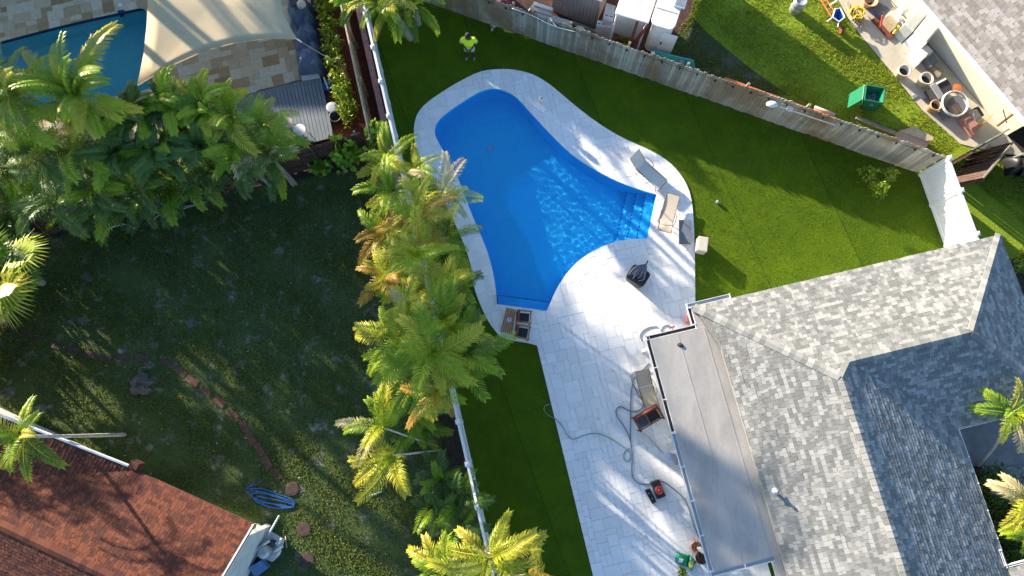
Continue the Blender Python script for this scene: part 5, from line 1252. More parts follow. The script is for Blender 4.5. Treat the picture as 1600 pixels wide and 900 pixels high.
# soil bag and pots at the roof notch
sb = thing('soil_bag', 'green plastic soil bag with white print and yellow patch at the flat roof corner', 'bag', W(1075,872,.05))
bgm = plain('green_bag', (.02,.30,.15), .35, .15, 9, bmp=.3, bscale=14)
def pillow(name, px, z0, th, mat, parent, n=6):
    A, B, C_, D__ = [W(x, y, z0+th) for x, y in px]; mb = MB(); vs = []
    for j in range(n+1):
        for i in range(n+1):
            u, v = i/n, j/n; p = A.lerp(B, u).lerp(D__.lerp(C_, u), v); hh = (math.sin(math.pi*u)*math.sin(math.pi*v))**.5 if 0 < u < 1 and 0 < v < 1 else 0
            vs.append((p.x, p.y, z0+th*.35+th*.65*hh+rnd.uniform(-.008, .008)))
    k = len(vs); vs += [(x, y, z0) for x, y, z in vs]
    fs = [(j*(n+1)+i, (j+1)*(n+1)+i, (j+1)*(n+1)+i+1, j*(n+1)+i+1) for j in range(n) for i in range(n)]
    ed = [i for i in range(n+1)]+[(n+1)*(j+1)+n for j in range(n)]+[(n+1)*n+n-1-i for i in range(n)]+[(n+1)*(n-1-j) for j in range(n-1)]
    fs += [(ed[i], ed[(i+1) % len(ed)], ed[(i+1) % len(ed)]+k, ed[i]+k) for i in range(len(ed))]
    mb.add(vs, fs); return obj(name, mb, mat, parent, True)
pillow('bag_body', [(1059,863),(1080,869),(1073,887),(1056,880)], .05, .16, bgm, sb)
poly_thing('bag_print', [(1062,872),(1068,874),(1065,880),(1059.5,878)], .205, .222, 'whitepaint', parent=sb)
pillow('bag_end', [(1080,869),(1089,879),(1082,894),(1074,886)], .05, .18, bgm, sb); poly_thing('bag_patch', [(1077,878),(1084,876),(1083,885),(1077,889)], .215, .232, 'yellow', parent=sb)
def twigs(name, label, px, py, n, r, mat, seed, potmat='terracotta', pr_=.2, ph=.28, z=.05, leaf=None):
    c = W(px, py, z+ph); c.z = z; t = thing(name, label, 'potted plant', c); mb = MB(); mb.lathe(c, [(pr_*.7,0),(pr_,ph),(pr_*1.08,ph),(pr_*1.08,ph+.03),(pr_*.85,ph+.03),(pr_*.8,ph-.04),(.02,ph-.04)], 14); obj('pot', mb, M[potmat], t, True)
    mb = MB(); rs = random.Random(seed)
    for k in range(n):
        a = rs.uniform(0, 6.283); e_ = rs.uniform(.3, 1.3); d = Vector((math.cos(a)*math.cos(e_), math.sin(a)*math.cos(e_), math.sin(e_)*.7)); s = c+Vector((0,0,ph)); mb.tube([s, s+d*r*.5+Vector((0,0,.05)), s+d*r], [.014,.01,.004], 4)
    obj('stem', mb, M[mat], t)
    if leaf: cloud('leaves', M[leaf], t, c+Vector((0,0,ph)), (r*.7, r*.7, r*.5), 120, .1, seed)
    return t
twigs('potted_plant', 'pot of dead brown twigs beside the flat roof gutter', 1088, 855, 26, .45, 'rustwood', 1)
twigs('potted_plant', 'dark pot with drooping brown stems behind the green soil bag', 1096, 872, 22, .4, 'darkwood', 2, 'black')
twigs('potted_plant', 'small green leafy plant below the green soil bag', 1066, 893, 8, .25, 'trunk', 3, 'black', .12, .15, leaf='shrub')
c = W(1082, 492, .5); t = thing('red_bucket', 'faded red cloth bundle in the sunny corner by the roof gutter', 'bundle', (c.x, c.y, .05)); pillow('cloth', [(1076,489),(1083,496),(1084,505),(1073,503)], .05, .35, M['pinkred'] if 'pinkred' in M else plain('faded_red_cloth', (.60,.20,.19), .8, .2, 9), t)
t = thing('hose_tap', 'small brass hose tap at the top gutter of the flat roof', 'tap', W(1051,512,.05)); mb = MB(); mb.tube([W(1046,513,.6), W(1054,510,.6)], .03, 6); mb.tube([W(1050,511,.6), W(1051,516,.7)], .02, 6); obj('tap_body', mb, M['rustwood'], t)
t = thing('roof_rubbish', 'dark wind-blown leaf clump lying on the flat roof', 'debris', W(1063,539,FLZ+.05)); mb = MB(); c = W(1063,539,FLZ+.06); mb.lathe(c, [(.09,-.01),(.07,.03),(.02,.05)], 9); mb.v = [(c.x+(v[0]-c.x)*1.3+(v[1]-c.y)*-.4, v[1], v[2]) for v in mb.v]; obj('leaf_clump', mb, M['charcoal'], t)
# ---------------- person ----------------
def skin(name, pts, edges, radii, mat, parent, root=0, sub=1):
    me = bpy.data.meshes.new(name); me.from_pydata(pts, edges, []); me.materials.append(mat)
    o = bpy.data.objects.new(name, me); COL.objects.link(o); o.parent = parent
    m = o.modifiers.new('skin', 'SKIN'); sv = me.skin_vertices[0].data
    for i, r in enumerate(radii): sv[i].radius = (r, r) if not isinstance(r, tuple) else r; sv[i].use_root = (i == root)
    m.use_smooth_shade = True; s = o.modifiers.new('sub', 'SUBSURF'); s.levels = sub; s.render_levels = sub+1; return o
pc_ = W(735, 90, 0)
pe = thing('person', 'person in hi-vis yellow shirt and grey shorts holding a controller on the dark turf', 'person', (pc_.x, pc_.y, .0), rz=.0)
pts = [(0,0,.95),(0,-.01,1.15),(0,0,1.36),(0,0,1.47),(0,-.015,1.55),(0,-.03,1.66),
       (.10,0,.90),(.14,-.01,.50),(.15,.02,.10),(.15,-.12,.04),(-.10,0,.90),(-.14,0,.50),(-.15,.03,.10),(-.15,-.11,.04),
       (.19,0,1.40),(.27,.02,1.14),(.12,-.24,1.10),(.06,-.30,1.12),(-.19,0,1.40),(-.27,.02,1.14),(-.12,-.24,1.10),(-.06,-.30,1.12)]
edg = [(0,1),(1,2),(2,3),(3,4),(4,5),(0,6),(6,7),(7,8),(8,9),(0,10),(10,11),(11,12),(12,13),(2,14),(14,15),(15,16),(16,17),(2,18),(18,19),(19,20),(20,21)]
rad = [.14,.13,.15,.075,.075,.095,.09,.06,.045,.04,.09,.06,.045,.04,.07,.048,.034,.03,.07,.048,.034,.03]
body = skin('body', pts, edg, rad, M['skin'], pe)
skin('shirt', [(0,-.02,.78),(0,-.03,1.12),(0,0,1.34),(0,0,1.43),(.21,0,1.40),(.275,.015,1.20),(-.21,0,1.40),(-.275,.015,1.20)], [(0,1),(1,2),(2,3),(2,4),(4,5),(2,6),(6,7)], [(.235,.19),(.215,.18),(.225,.17),.09,.11,.10,.11,.10], M['hivis'], pe)
for s in (-1, 1):
    skin('reflective_band', [(s*.15,-.13,1.22),(s*.15,-.07,1.42),(s*.15,.06,1.43)], [(0,1),(1,2)], [.016]*3, M['reflect'], pe)
    mb = MB(); mb.lathe((s*.278,.015,1.185), [(.098,0),(.098,.035)], 12); obj('sleeve_band', mb, M['reflect'], pe)
    skin('shorts_leg', [(s*.10,0,.90),(s*.13,-.01,.56)], [(0,1)], [.125,.11], M['shorts'], pe)
    skin('sock', [(s*.145,.01,.34),(s*.15,.02,.12)], [(0,1)], [.062,.055], M['black'], pe)
    skin('shoe', [(s*.15,.05,.055),(s*.155,-.05,.05),(s*.16,-.16,.04)], [(0,1),(1,2)], [.055,.058,.042], M['shoe'], pe)
    fg = [(s*.06,-.30,1.12)]; fe = []; fr2 = [.028]
    for k in range(4):
        b0_ = len(fg); zz = 1.145-.022*k; fg += [(s*.050,-.335,zz),(s*.03,-.362+.004*k,zz-.003),(s*.008,-.355,zz-.006)]; fe += [(0,b0_),(b0_,b0_+1),(b0_+1,b0_+2)]; fr2 += [.010,.009,.008]
    b0_ = len(fg); fg += [(s*.05,-.285,1.16),(s*.03,-.31,1.175)]; fe += [(0,b0_),(b0_,b0_+1)]; fr2 += [.011,.009]
    skin('hand', fg, fe, fr2, M['skin'], pe)
mb = MB(); mb.lathe((0,-.02,1.66), [(.085,-.06),(.112,-.01),(.118,.05),(.095,.11),(.05,.14),(.01,.15)], 16); obj('hair', mb, M['hair'], pe, True)
for s in (-1, 1):
    mb = MB(); mb.lathe((s*.038,-.125,1.655), [(.004,-.01),(.014,0),(.004,.01)], 8); obj('eye', mb, M['whitepaint'], pe)
    mb = MB(); mb.box((s*.10,-.025,1.64), (.02,.035,.06)); obj('ear', mb, M['skin'], pe, bevel=.006)
mb = MB(); mb.hexa([(-.016,-.115,1.60),(.016,-.115,1.60),(.012,-.10,1.65),(-.012,-.10,1.65)],[(-.012,-.15,1.61),(.012,-.15,1.61),(.006,-.118,1.655),(-.006,-.118,1.655)]); obj('nose', mb, M['skin'], pe)
mb = MB(); mb.box((0,-.125,1.578), (.05,.012,.012)); obj('mouth', mb, M['rustwood'], pe)
rc = thing('controller', 'small dark controller held in both hands by the person in hi-vis', 'controller', (pc_.x, pc_.y-.34, 1.12)); rc['_local'] = 1
mb = MB(); mb.box((0,0,0), (.19,.11,.035)); obj('controller_body', mb, plain('dark_green_grey_plastic', (.04,.09,.04), .5, .1), rc, bevel=.01)
mb = MB(); mb.box((0,-.01,.022), (.09,.06,.008)); obj('screen', mb, M['glass'], rc)
# ---------------- top left: sail, tarp, decking things ----------------
sl2 = thing('shade_sail', 'large cream shade sail stretched over the neighbour pool edge', 'shade sail', W(340,30,2.6))
edge = [(232,-60),(231,0),(229,40),(224,85),(214,135),(245,116),(275,100),(320,80),(370,67),(420,61),(464,61),(452,40),(443,22),(438,0),(434,-60)]
zed = [2.9,2.9,2.8,2.6,2.3,2.55,2.7,2.8,2.8,2.7,2.4,2.7,2.8,2.9,3.0]
P_ = [W(x, y, 2.85-.003*max(0, y)) for (x, y) in edge]; ctr = W(335, 5, 2.83); n = len(P_); mb = MB(); rings = 5; vs = []
for r in range(rings):
    for p in P_: vs.append(p.lerp(ctr, r/rings)+Vector((0,0,-.05*math.sin(r/rings*1.57))))
vs.append(ctr+Vector((0,0,-.05))); fs = [(r*n+i, r*n+(i+1) % n, (r+1)*n+(i+1) % n, (r+1)*n+i) for r in range(rings-1) for i in range(n)]+[((rings-1)*n+i, (rings-1)*n+(i+1) % n, rings*n) for i in range(n)]
mb.add(vs, fs); so_ = obj('sail_cloth', mb, M['cream'], sl2, True); m = so_.modifiers.new('thick', 'SOLIDIFY'); m.thickness = .01
for q in range(1, 11):
    pass
mb = MB(); mb.tube([P_[i]+Vector((0,0,.005)) for i in range(4, 11)], .014, 5); obj('hem', mb, M['tanwood'], sl2)
mb = MB(); mb.tube([P_[10], W(470,65,2.35)], .035, 6); obj('corner_fitting', mb, M['whitepaint'], sl2)
mb = MB(); mb.tube([W(470,65,2.35), W(521,96,2.0)], .014, 5); obj('rope', mb, M['tanwood'], sl2)
t = thing('sail_post', 'brown wooden post holding the sail rope beside the old fence', 'post', W(548,122,0)); a = W(528,95,2.1); b = W(546,122,0.6); mb = MB(); mb.tube([(b.x, b.y, 0), a], .07, 8); obj('post_shaft', mb, M['rustwood'], t); mb = MB(); mb.tube([a, W(552,140,.2)], .012, 4); obj('guy_wire', mb, M['galv'], t)
# tarp-covered furniture: lumpy cloth shell
tc_ = thing('covered_furniture', 'outdoor furniture under a crumpled blue-grey tarp beside the hedge', 'tarp cover', W(468,60))
pA, pB, pC, pD = W(440,-12,.9), W(480,-12,.9), W(503,108,.7), W(463,113,.7); rs = random.Random(8); mb = MB(); n1, n2 = 26, 60; vs = []
bumps = [(rs.random(), rs.random(), rs.uniform(.06, .16), rs.uniform(-.12, .16)) for _ in range(26)]
folds = [(rs.random(), rs.random(), rs.uniform(0, 3.14), rs.uniform(.02,.05)) for _ in range(34)]
for j in range(n2+1):
    for i in range(n1+1):
        u, v = i/n1, j/n2; p = pA.lerp(pB, u).lerp(pD.lerp(pC, u), v); e_ = min(u, 1-u)*4.2; f_ = min(v, 1-v)*14; k = min(1, e_)**.45*min(1, f_)**.5
        z = .74+.12*math.sin(v*9)+.08*math.sin(v*23+u*5)
        for bu, bv, br, bh_ in bumps: z += bh_*math.exp(-(((u-bu)*.95/br)**2+((v-bv)*2.8/br)**2)/2)
        for fu, fv, fa, fw in folds:
            dd_ = abs((u-fu)*math.cos(fa)+(v-fv)*2.8*math.sin(fa)); z += .11*max(0, 1-dd_/fw/1.4)*math.exp(-((u-fu)**2+((v-fv)*2.8)**2)*4)
        x_ = p.x+.05*math.sin(v*31); vs.append((x_+rs.uniform(-.01,.01), p.y+rs.uniform(-.01,.01), max(.02, z*k)+rs.uniform(-.008,.008)))
fs = [(j*(n1+1)+i, (j+1)*(n1+1)+i, (j+1)*(n1+1)+i+1, j*(n1+1)+i+1) for j in range(n2) for i in range(n1)]; mb.add(vs, fs); obj('tarp', mb, M['tarp'], tc_, True)
mb = MB(); c = W(466, 1, 1.15); mb.box((c.x, c.y, 1.15), (.7,.35,.05), .3); obj('black_strap', mb, M['black'], tc_); mb = MB(); c = W(470, 5, 1.2); mb.lathe(c-Vector((0,0,.08)), [(.2,0),(.17,.08),(.05,.12)], 10); obj('tarp_knot', mb, M['beige'], tc_)
poly_thing('planter_box', [(468,114),(497,112),(500,121),(472,126)], .0, .30, 'bluestucco', 'white low box between the tarp cover and the grey decking', 'planter', bevel=.02)
# grey decking
dkk = thing('grey_decking', 'blue-grey composite decking platform beside the red mulch bed', 'decking', W(460,180))
Q0, Q1, Q2, Q3 = W(402,143,.25), W(501,119,.25), W(521.5,214,.25), W(423,240,.25); nb = 18; ex = -8
for k in range(ex, nb):
    a_, b_ = k/nb+.0025, (k+1)/nb-.0025; A = Q0+(Q1-Q0)*a_; B = Q0+(Q1-Q0)*b_; C_ = Q3+(Q2-Q3)*b_; D__ = Q3+(Q2-Q3)*a_
    mb = MB(); mb.prism([(p.x, p.y) for p in (A, B, C_, D__)], .21, .25+rnd.uniform(-.002,.002)); obj('deck_board', mb, M['deckboard'] if 'deckboard' in M else M.setdefault('deckboard', plain('blue_grey_composite', (.17,.205,.24), .65, .12, 3)), dkk)
mb = MB(); E_ = Q0+(Q1-Q0)*(ex/nb); F_ = Q3+(Q2-Q3)*(ex/nb); mb.prism([(p.x, p.y) for p in (E_, Q1, Q2, F_)], 0, .205); obj('deck_base', mb, M['charcoal'], dkk)
def round_table(name, label, x, y, r, zt, mat, cat, group=None):
    c = W(x, y, zt); t = thing(name, label, cat, (c.x, c.y, .25), group); mb = MB(); mb.lathe((c.x, c.y, zt-.03), [(r*.97,0),(r,.01),(r,.03),(r*.96,.035),(.02,.035)], 28); obj('table_top' if cat == 'table' else 'seat', mb, M[mat], t)
    for k in range(3):
        a = k*2.094+.6; mb = MB(); mb.tube([(c.x, c.y, zt-.04), (c.x+math.cos(a)*r*.9, c.y+math.sin(a)*r*.9, .26)], .018, 6); obj('leg', mb, M['whitepaint'], t)
    return t
round_table('round_table', 'small white round table alone on the grey decking', 468, 203, .25, .75, 'whitepaint', 'table')
round_table('round_table', 'larger white round table half under the palm on the grey decking', 441, 213, .33, .75, 'whitepaint', 'table')
round_table('stool', 'pale brown round stool behind the larger white table', 447, 192, .26, .6, 'tan', 'stool')
t = thing('tub', 'round light grey tub at the edge of the red mulch', 'tub', W(520,168)); c = W(519,168,.4); mb = MB(); mb.lathe((c.x, c.y, 0), [(.20,0),(.22,.38),(.235,.38),(.235,.42),(.2,.43),(.02,.425)], 22); obj('tub_body', mb, M['galv'], t, True)
t = thing('tub', 'dark open round tub below the light grey one', 'tub', W(526,184)); c = W(524,182,.4); mb = MB(); mb.lathe((c.x, c.y, 0), [(.18,0),(.23,.42),(.245,.42),(.245,.44),(.215,.44),(.17,.06),(.02,.06)], 22); obj('tub_body', mb, M['charcoal'], t, True)
t = thing('leaf_net', 'blue plastic bucket with a white handle on the mulch right of the planter box', 'bucket', W(513,132)); c = W(512,133,.2); mb = MB(); mb.lathe((c.x, c.y, 0), [(.12,0),(.2,.2),(.21,.22),(.17,.2),(.02,.05)], 16); mb.v = [(c.x+(v[0]-c.x)*.85, c.y+(v[1]-c.y)*1.25, v[2]) for v in mb.v]; obj('bucket_body', mb, M['blue'], t, True); mb = MB(); mb.tube([W(506,121,.3), W(513,139,.3)], .035, 6); obj('handle', mb, M['whitepaint'], t)
lt = thing('garden_lamp', 'small glowing warm garden lamp at the decking corner', 'lamp', W(525,216)); c = W(525,216,.25); mb = MB(); mb.tube([(c.x, c.y, 0), (c.x, c.y, .2)], .015, 6); obj('stake', mb, M['black'], lt)
em, ent, eb = newmat('lamp_glow'); eb.inputs['Emission Color'].default_value = (1,.62,.22,1); eb.inputs['Emission Strength'].default_value = 7
mb = MB(); mb.lathe((c.x, c.y, .2), [(.03,0),(.055,.03),(.05,.08),(.01,.1)], 12); obj('lamp_head', mb, em, lt, True)
t = thing('stump_post', 'broken wooden post stub at the corner of the brown fence', 'post', W(556,212,.9)); mb = MB(); mb.tube([W(558,222,.3), W(553,205,1.6)], .05, 6); mb.tube([W(548,211,1.4), W(560,209,1.4)], .035, 6); obj('post_shaft', mb, M['tanwood'], t)
c = W(188,8,.06); mb = MB(); mb.lathe(c, [(.10,0),(.10,.015),(.03,.02)], 20); tag(obj('skimmer_lid', mb, M['whitepaint']), 'white round skimmer lid in the beige patio above the teal pool', 'lid')
t = thing('scupper', 'dark blue water spout box on the upper edge of the teal pool', 'water spout', W(190,20,.05)); mb = MB(); c = W(190,20,.08); mb.box((c.x, c.y, .10), (.26,.16,.12), .2); obj('spout_box', mb, M['tile'], t, bevel=.01); mb = MB(); mb.box((c.x+.02, c.y-.12, .06), (.18,.12,.02), .2); obj('spout_lip', mb, M['tile'], t)

# wind-blown leaf litter on lawn, deck and turf
def litter(name, label, poly, n, size, mat, seed, z):
    rs = random.Random(seed); xs = [p[0] for p in poly]; ys = [p[1] for p in poly]; mb = MB(); k = 0
    while k < n:
        p = (rs.uniform(min(xs), max(xs)), rs.uniform(min(ys), max(ys)))
        if not inside(p, poly): continue
        k += 1; a = rs.random()*6.283; l = size*rs.uniform(.5, 1.6); w_ = l*rs.uniform(.15, .5); c, s = math.cos(a), math.sin(a)
        mb.add([(p[0]+c*l, p[1]+s*l, z+rs.random()*.01), (p[0]-s*w_, p[1]+c*w_, z+.012), (p[0]-c*l, p[1]-s*l, z+rs.random()*.01), (p[0]+s*w_, p[1]-c*w_, z+.004)], [(0,1,2,3)], rs.random())
    o = obj(name, mb, mat); tag(o, label, 'leaf litter'); o['kind'] = 'stuff'
litter('leaf_litter', 'pale dry leaf flecks scattered over the shaded back lawn', lawnp, 450, .035, M['frP'], 1, .03)
litter('leaf_litter', 'few dry leaf bits on the white deck', [W2(850,560), W2(1000,520), W2(1080,870), W2(945,890)], 60, .03, M['frP'], 2, .056)
litter('leaf_litter', 'dry leaf bits on the red mulch bed', [W2(505,60), W2(560,60), W2(590,200), W2(470,240), W2(522,212)], 160, .03, M['frP'], 3, .02)
# ---------------- behind the wooden fence: sheds, trailer, clutter ----------------
sh = thing('garden_shed', 'low shed with grey-pink vertical siding just behind the wooden fence', 'shed', W(900,20))
def wallq(a, b, z0, z1, mat, parent, name, th=.05, boards=0):
    a = Vector((a[0], a[1], 0)); b = Vector((b[0], b[1], 0)); d = (b-a).normalized(); n = Vector((-d.y, d.x, 0)); L = (b-a).length
    k = max(1, boards)
    for i in range(k):
        p = a+d*(L*i/k+(.006 if boards else 0)); q = a+d*(L*(i+1)/k-(.006 if boards else 0)); mb = MB(); mb.prism([(v.x, v.y) for v in (p, q, q+n*th, p+n*th)], z0, z1+rnd.uniform(-.01,.01)*(boards > 0)); obj(name, mb, M[mat], parent)
M['siding'] = plain('pinkish_grey_siding', (.40,.34,.31), .8, .15, 2)
a = W(862,17); b = W(929,43); a2 = (a.x, a.y); b2 = (b.x, b.y); up = Vector((-(b-a).normalized().y, (b-a).normalized().x, 0))
wallq(a2, b2, 0, 1.9, 'siding', sh, 'siding_board', .04, 13)
c1 = b+up*2.2; wallq((b.x, b.y), (c1.x, c1.y), 0, 1.9, 'siding', sh, 'wall')
c0 = a+up*2.2; wallq((c0.x, c0.y), a2, 0, 1.9, 'siding', sh, 'wall')
e0, e1 = a-up*.08+(a-b).normalized()*.1, b-up*.08-(a-b).normalized()*.1; f1, f0 = e1+up*2.5, e0+up*2.5
P = [Vector((e0.x,e0.y,1.95)), Vector((e1.x,e1.y,1.95)), Vector((f1.x,f1.y,2.3)), Vector((f0.x,f0.y,2.3))]; k = 10
for i in range(k):
    q = [P[0].lerp(P[1], i/k+.004), P[0].lerp(P[1], (i+1)/k-.004), P[3].lerp(P[2], (i+1)/k-.004), P[3].lerp(P[2], i/k+.004)]; slab('roof_panel', q, M['galv'], sh, .03)
# trailer
tr = thing('camper_trailer', 'white box trailer with rounded roof corner and grey roof hatch behind the fence', 'trailer', W(1010,30))
ta = W(1052,47,2.3); tb = W(962,20,2.3); td = (ta-tb); td.z = 0; TL = td.length; td.normalize(); tn = Vector((-td.y, td.x, 0))
def TR(s, n, z=0.): q = tb+td*s+tn*n; return Vector((q.x, q.y, z))
M['trailer'] = stained('white_trailer_skin', (.74,.74,.72), (.42,.36,.28), .5, 1.1, amt=.5, thr=.55)
def rr2(x0, y0, x1, y1, r, n=5):
    out = []
    for cx, cy_, a0_ in ((x1-r, y0+r, -90), (x1-r, y1-r, 0), (x0+r, y1-r, 90), (x0+r, y0+r, 180)):
        for k in range(n+1): a_ = R(a0_+90*k/n); out.append((cx+r*math.cos(a_), cy_+r*math.sin(a_)))
    return out
mid = 1.35
body_ = rr2(mid+.12, 0, TL, 5, .22); mb = MB(); mb.prism([tuple(TR(*p)[:2]) for p in body_], .45, 2.24); obj('body', mb, M['trailer'], tr, bevel=.04)
mb = MB(); mb.prism([tuple(TR(*p)[:2]) for p in rr2(mid+.02, -.03, TL+.03, 5, .26)], 2.243, 2.30); obj('roof', mb, M['trailer'], tr, bevel=.03)
for s in (.7, 1.5, 2.6):
    mb = MB(); q = [TR(mid+.08, s), TR(TL-.05, s), TR(TL-.05, s+.03), TR(mid+.08, s+.03)]; mb.prism([(p.x, p.y) for p in q], 2.303, 2.315); obj('roof_seam', mb, M['beige'], tr)
mb = MB(); q = [TR(2.0, .95), TR(2.45, .95), TR(2.45, 1.4), TR(2.0, 1.4)]; mb.prism([(p.x, p.y) for p in q], 2.303, 2.38); ht = obj('roof_hatch', mb, M['whitepaint'], tr, bevel=.02)
for k in range(6):
    mb = MB(); q = [TR(2.04, 1.0+k*.06), TR(2.41, 1.0+k*.06), TR(2.41, 1.03+k*.06), TR(2.04, 1.03+k*.06)]; mb.prism([(p.x, p.y) for p in q], 2.382, 2.395); obj('vent_slat', mb, M['galv'], ht)
mb = MB(); q = [TR(mid+.6, -.025), TR(mid+1.2, -.025), TR(mid+1.2, -.003), TR(mid+.6, -.003)]; mb.prism([(p.x, p.y) for p in q], .6, 2.0); dr = obj('door', mb, M['whitepaint'], tr); mb = MB(); c = TR(mid+.68, -.05, 1.3); mb.box(c, (.05,.04,.16)); obj('handle', mb, M['charcoal'], dr)
for s in (mid+.5, mid+1.5):
    mb = MB(); c = TR(s+.3, .12, .3); mb.tube([c-tn*.09, c+tn*.09], .3, 16); obj('wheel', mb, M['black'], tr)
an = thing('carport', 'flat white metal canopy joined to the left side of the trailer', 'canopy', TR(.6, 1))
mb = MB(); mb.prism([tuple(TR(*p)[:2]) for p in ((-.02,-.02),(mid-.03,.0),(mid-.03,5),(-.02,5))], 2.2, 2.26); obj('canopy_sheet', mb, M['trailer'], an, bevel=.02)
for s in (.06, mid-.12):
    mb = MB(); c = TR(s, .06, 1.1); mb.box(c, (.07,.07,2.2)); obj('post', mb, M['whitepaint'], an)
mb = MB(); q = [TR(.1,.3), TR(mid-.2,.3), TR(mid-.2,.34), TR(.1,.34)]; mb.prism([(p.x, p.y) for p in q], .5, 1.9); obj('back_panel', mb, M['bluestucco'], an)
for i, (p0, p1, lb) in enumerate((((983,74,.6),(997,31,2.1),'left red-brown timber leaning against the trailer roof'), ((986,76,.5),(1013,37,2.1),'right red-brown timber leaning against the trailer roof'))):
    mb = MB(); mb.tube([W(*p0), W(*p1)], .07, 4); tag(obj('timber_prop', mb, M['rustwood']), lb, 'timber')
t = thing('planter', 'yellow wooden trough under the canopy', 'planter', W(980,50)); poly_thing('trough_side', [(971,44),(988,52),(986,58),(969,51)], .1, .45, 'yellow', parent=t)
t = thing('crate', 'brown wooden box at the corner of the trailer', 'box', W(1034,72)); poly_thing('box_body', [(1024,60),(1046,64),(1043,78),(1025,74)], 0, .45, 'tanwood', parent=t, bevel=.01)
poly_thing('box_lid', [(1024,60),(1046,64),(1046,66),(1024,62)], .46, .50, 'oldwood', parent=t)
# fridges / cabinets
def cabinet(label, px, z, mat, splits=2, slots=2, name='cabinet', grp=None):
    p = [W(x, y, z) for x, y in px]; t = thing(name, label, 'cabinet', (sum(v.x for v in p)/4, sum(v.y for v in p)/4, 0)); mb = MB(); mb.prism([(v.x, v.y) for v in p], .02, z); obj('cabinet_body', mb, M[mat], t, bevel=.015)
    A, B, C_, D__ = p; d = (D__-C_)*-1; dn = (C_-D__).normalized(); nn = Vector((dn.y, -dn.x, 0)); 
    if nn.dot(D__-A) < 0: nn = -nn
    for k in range(splits):
        s0 = D__.lerp(C_, k/splits+.02); s1 = D__.lerp(C_, (k+1)/splits-.02); q = [s0+nn*.002, s1+nn*.002, s1+nn*.02, s0+nn*.02]; mb = MB(); mb.prism([(v.x, v.y) for v in q], .06, z-.04); dr = obj('door', mb, M[mat], t)
    for k in range(slots):
        c = A.lerp(B, (k+.5)/slots).lerp(D__.lerp(C_, (k+.5)/slots), .75); mb = MB(); mb.box((c.x, c.y, z+.004), (.12,.03,.012), math.atan2(dn.y, dn.x)); obj('vent_slot', mb, M['black'], t)
    return t
cabinet('white metal cabinet in front nearest the wooden fence', [(934,31),(961,36),(960,43),(932,38)], .95, 'whitepaint', 2, 4)
cabinet('tall pale blue cabinet standing behind the white one', [(947,4),(962,9),(958,33),(943,29)], 1.3, 'bluestucco', 1, 2)
# planks left of shed
for i, (px, z, mt_, lb) in enumerate([
 ([(830,9),(862,20),(862,25),(828,14)], .5, 'bluestucco', 'upper pale plank of the stack left of the shed'),
 ([(834,2),(864,12),(864,17),(833,7)], .62, 'whitepaint', 'topmost pale plank of the stack left of the shed'),
 ([(838,17),(893,33),(893,40),(836,23)], .4, 'bluestucco', 'long blue-grey plank lying in front of the shed'),
 ([(895,32),(930,45),(929,50),(895,38)], .2, 'oldwood', 'grey plank lying on the soil between shed and cabinet'),
 ([(798,13),(833,24),(832,28),(798,19)], .3, 'rustwood', 'dull red-brown beam lying behind the fence at the top'),
 ([(940,62),(972,75),(972,78),(940,66)], .4, 'pink', 'pinkish beam lying along the fence top below the plant')]):
    tag(poly_thing('plank', px, z-.06, z, mt_), lb, 'plank')
c = W(833,10,.3); t = thing('trestle', 'white trestle leg holding the plank stack', 'trestle', (c.x, c.y, 0)); mb = MB(); mb.tube([W(826,17,.0), W(835,6,.5)], .03, 4); mb.tube([W(833,18,.0), W(836,6,.5)], .03, 4); obj('trestle_legs', mb, M['whitepaint'], t)
t = thing('red_cart', 'dark red plastic seat cut by the top edge of the picture', 'seat', W(786,4)); pillow('seat_shell', [(774,-8),(798,-6),(797,12),(778,7)], .2, .5, plain('dark_red_plastic', (.22,.02,.05), .5, .2, 6), t)
c = W(905,49,.9); t = thing('basket', 'round wicker disc leaning behind the fence', 'basket', (c.x, c.y, .5)); mb = MB(); mb.lathe(c, [(.2,-.04),(.22,0),(.2,.02),(.03,.01)], 20); obj('disc', mb, M['tan'], t); mb = MB(); mb.tube([c+Vector((math.cos(k*.3927)*.22, math.sin(k*.3927)*.22, .01)) for k in range(17)], .018, 5, cap=False); obj('rim', mb, M['whitepaint'], t)
t = thing('bent_pipe', 'white bent pipe poking up over the fence', 'pipe', W(864,36,1)); mb = MB(); mb.tube([W(860,28,1.4), W(863,34,1.7), W(867,39,1.75), W(870,42,1.6)], .025, 5); obj('pipe_run', mb, M['whitepaint'], t)
hose('string_cable', [(800,13,1.9),(830,24,1.86),(866,41,1.93),(900,50,1.9)], 1.8, .012, 'whitepaint', 'white cable draped over the top of the wooden fence', 'cable')
t = thing('pink_pot', 'small pink bottle standing behind the fence', 'bottle', W(935,57,.5)); mb = MB(); c = W(935,57,.8); mb.lathe((c.x, c.y, .5), [(.06,0),(.07,.2),(.03,.3),(.03,.36)], 10); obj('bottle_body', mb, M['pink'], t, True)
t = thing('terracotta_pot', 'small terracotta pot at the foot of the leaning timbers', 'pot', W(977,72,.4)); mb = MB(); c = W(977,71,.5); mb.lathe((c.x, c.y, .2), [(.08,0),(.11,.2),(.12,.2),(.12,.24),(.09,.24),(.08,.1),(.02,.1)], 14); obj('pot_body', mb, M['terracotta'], t, True)
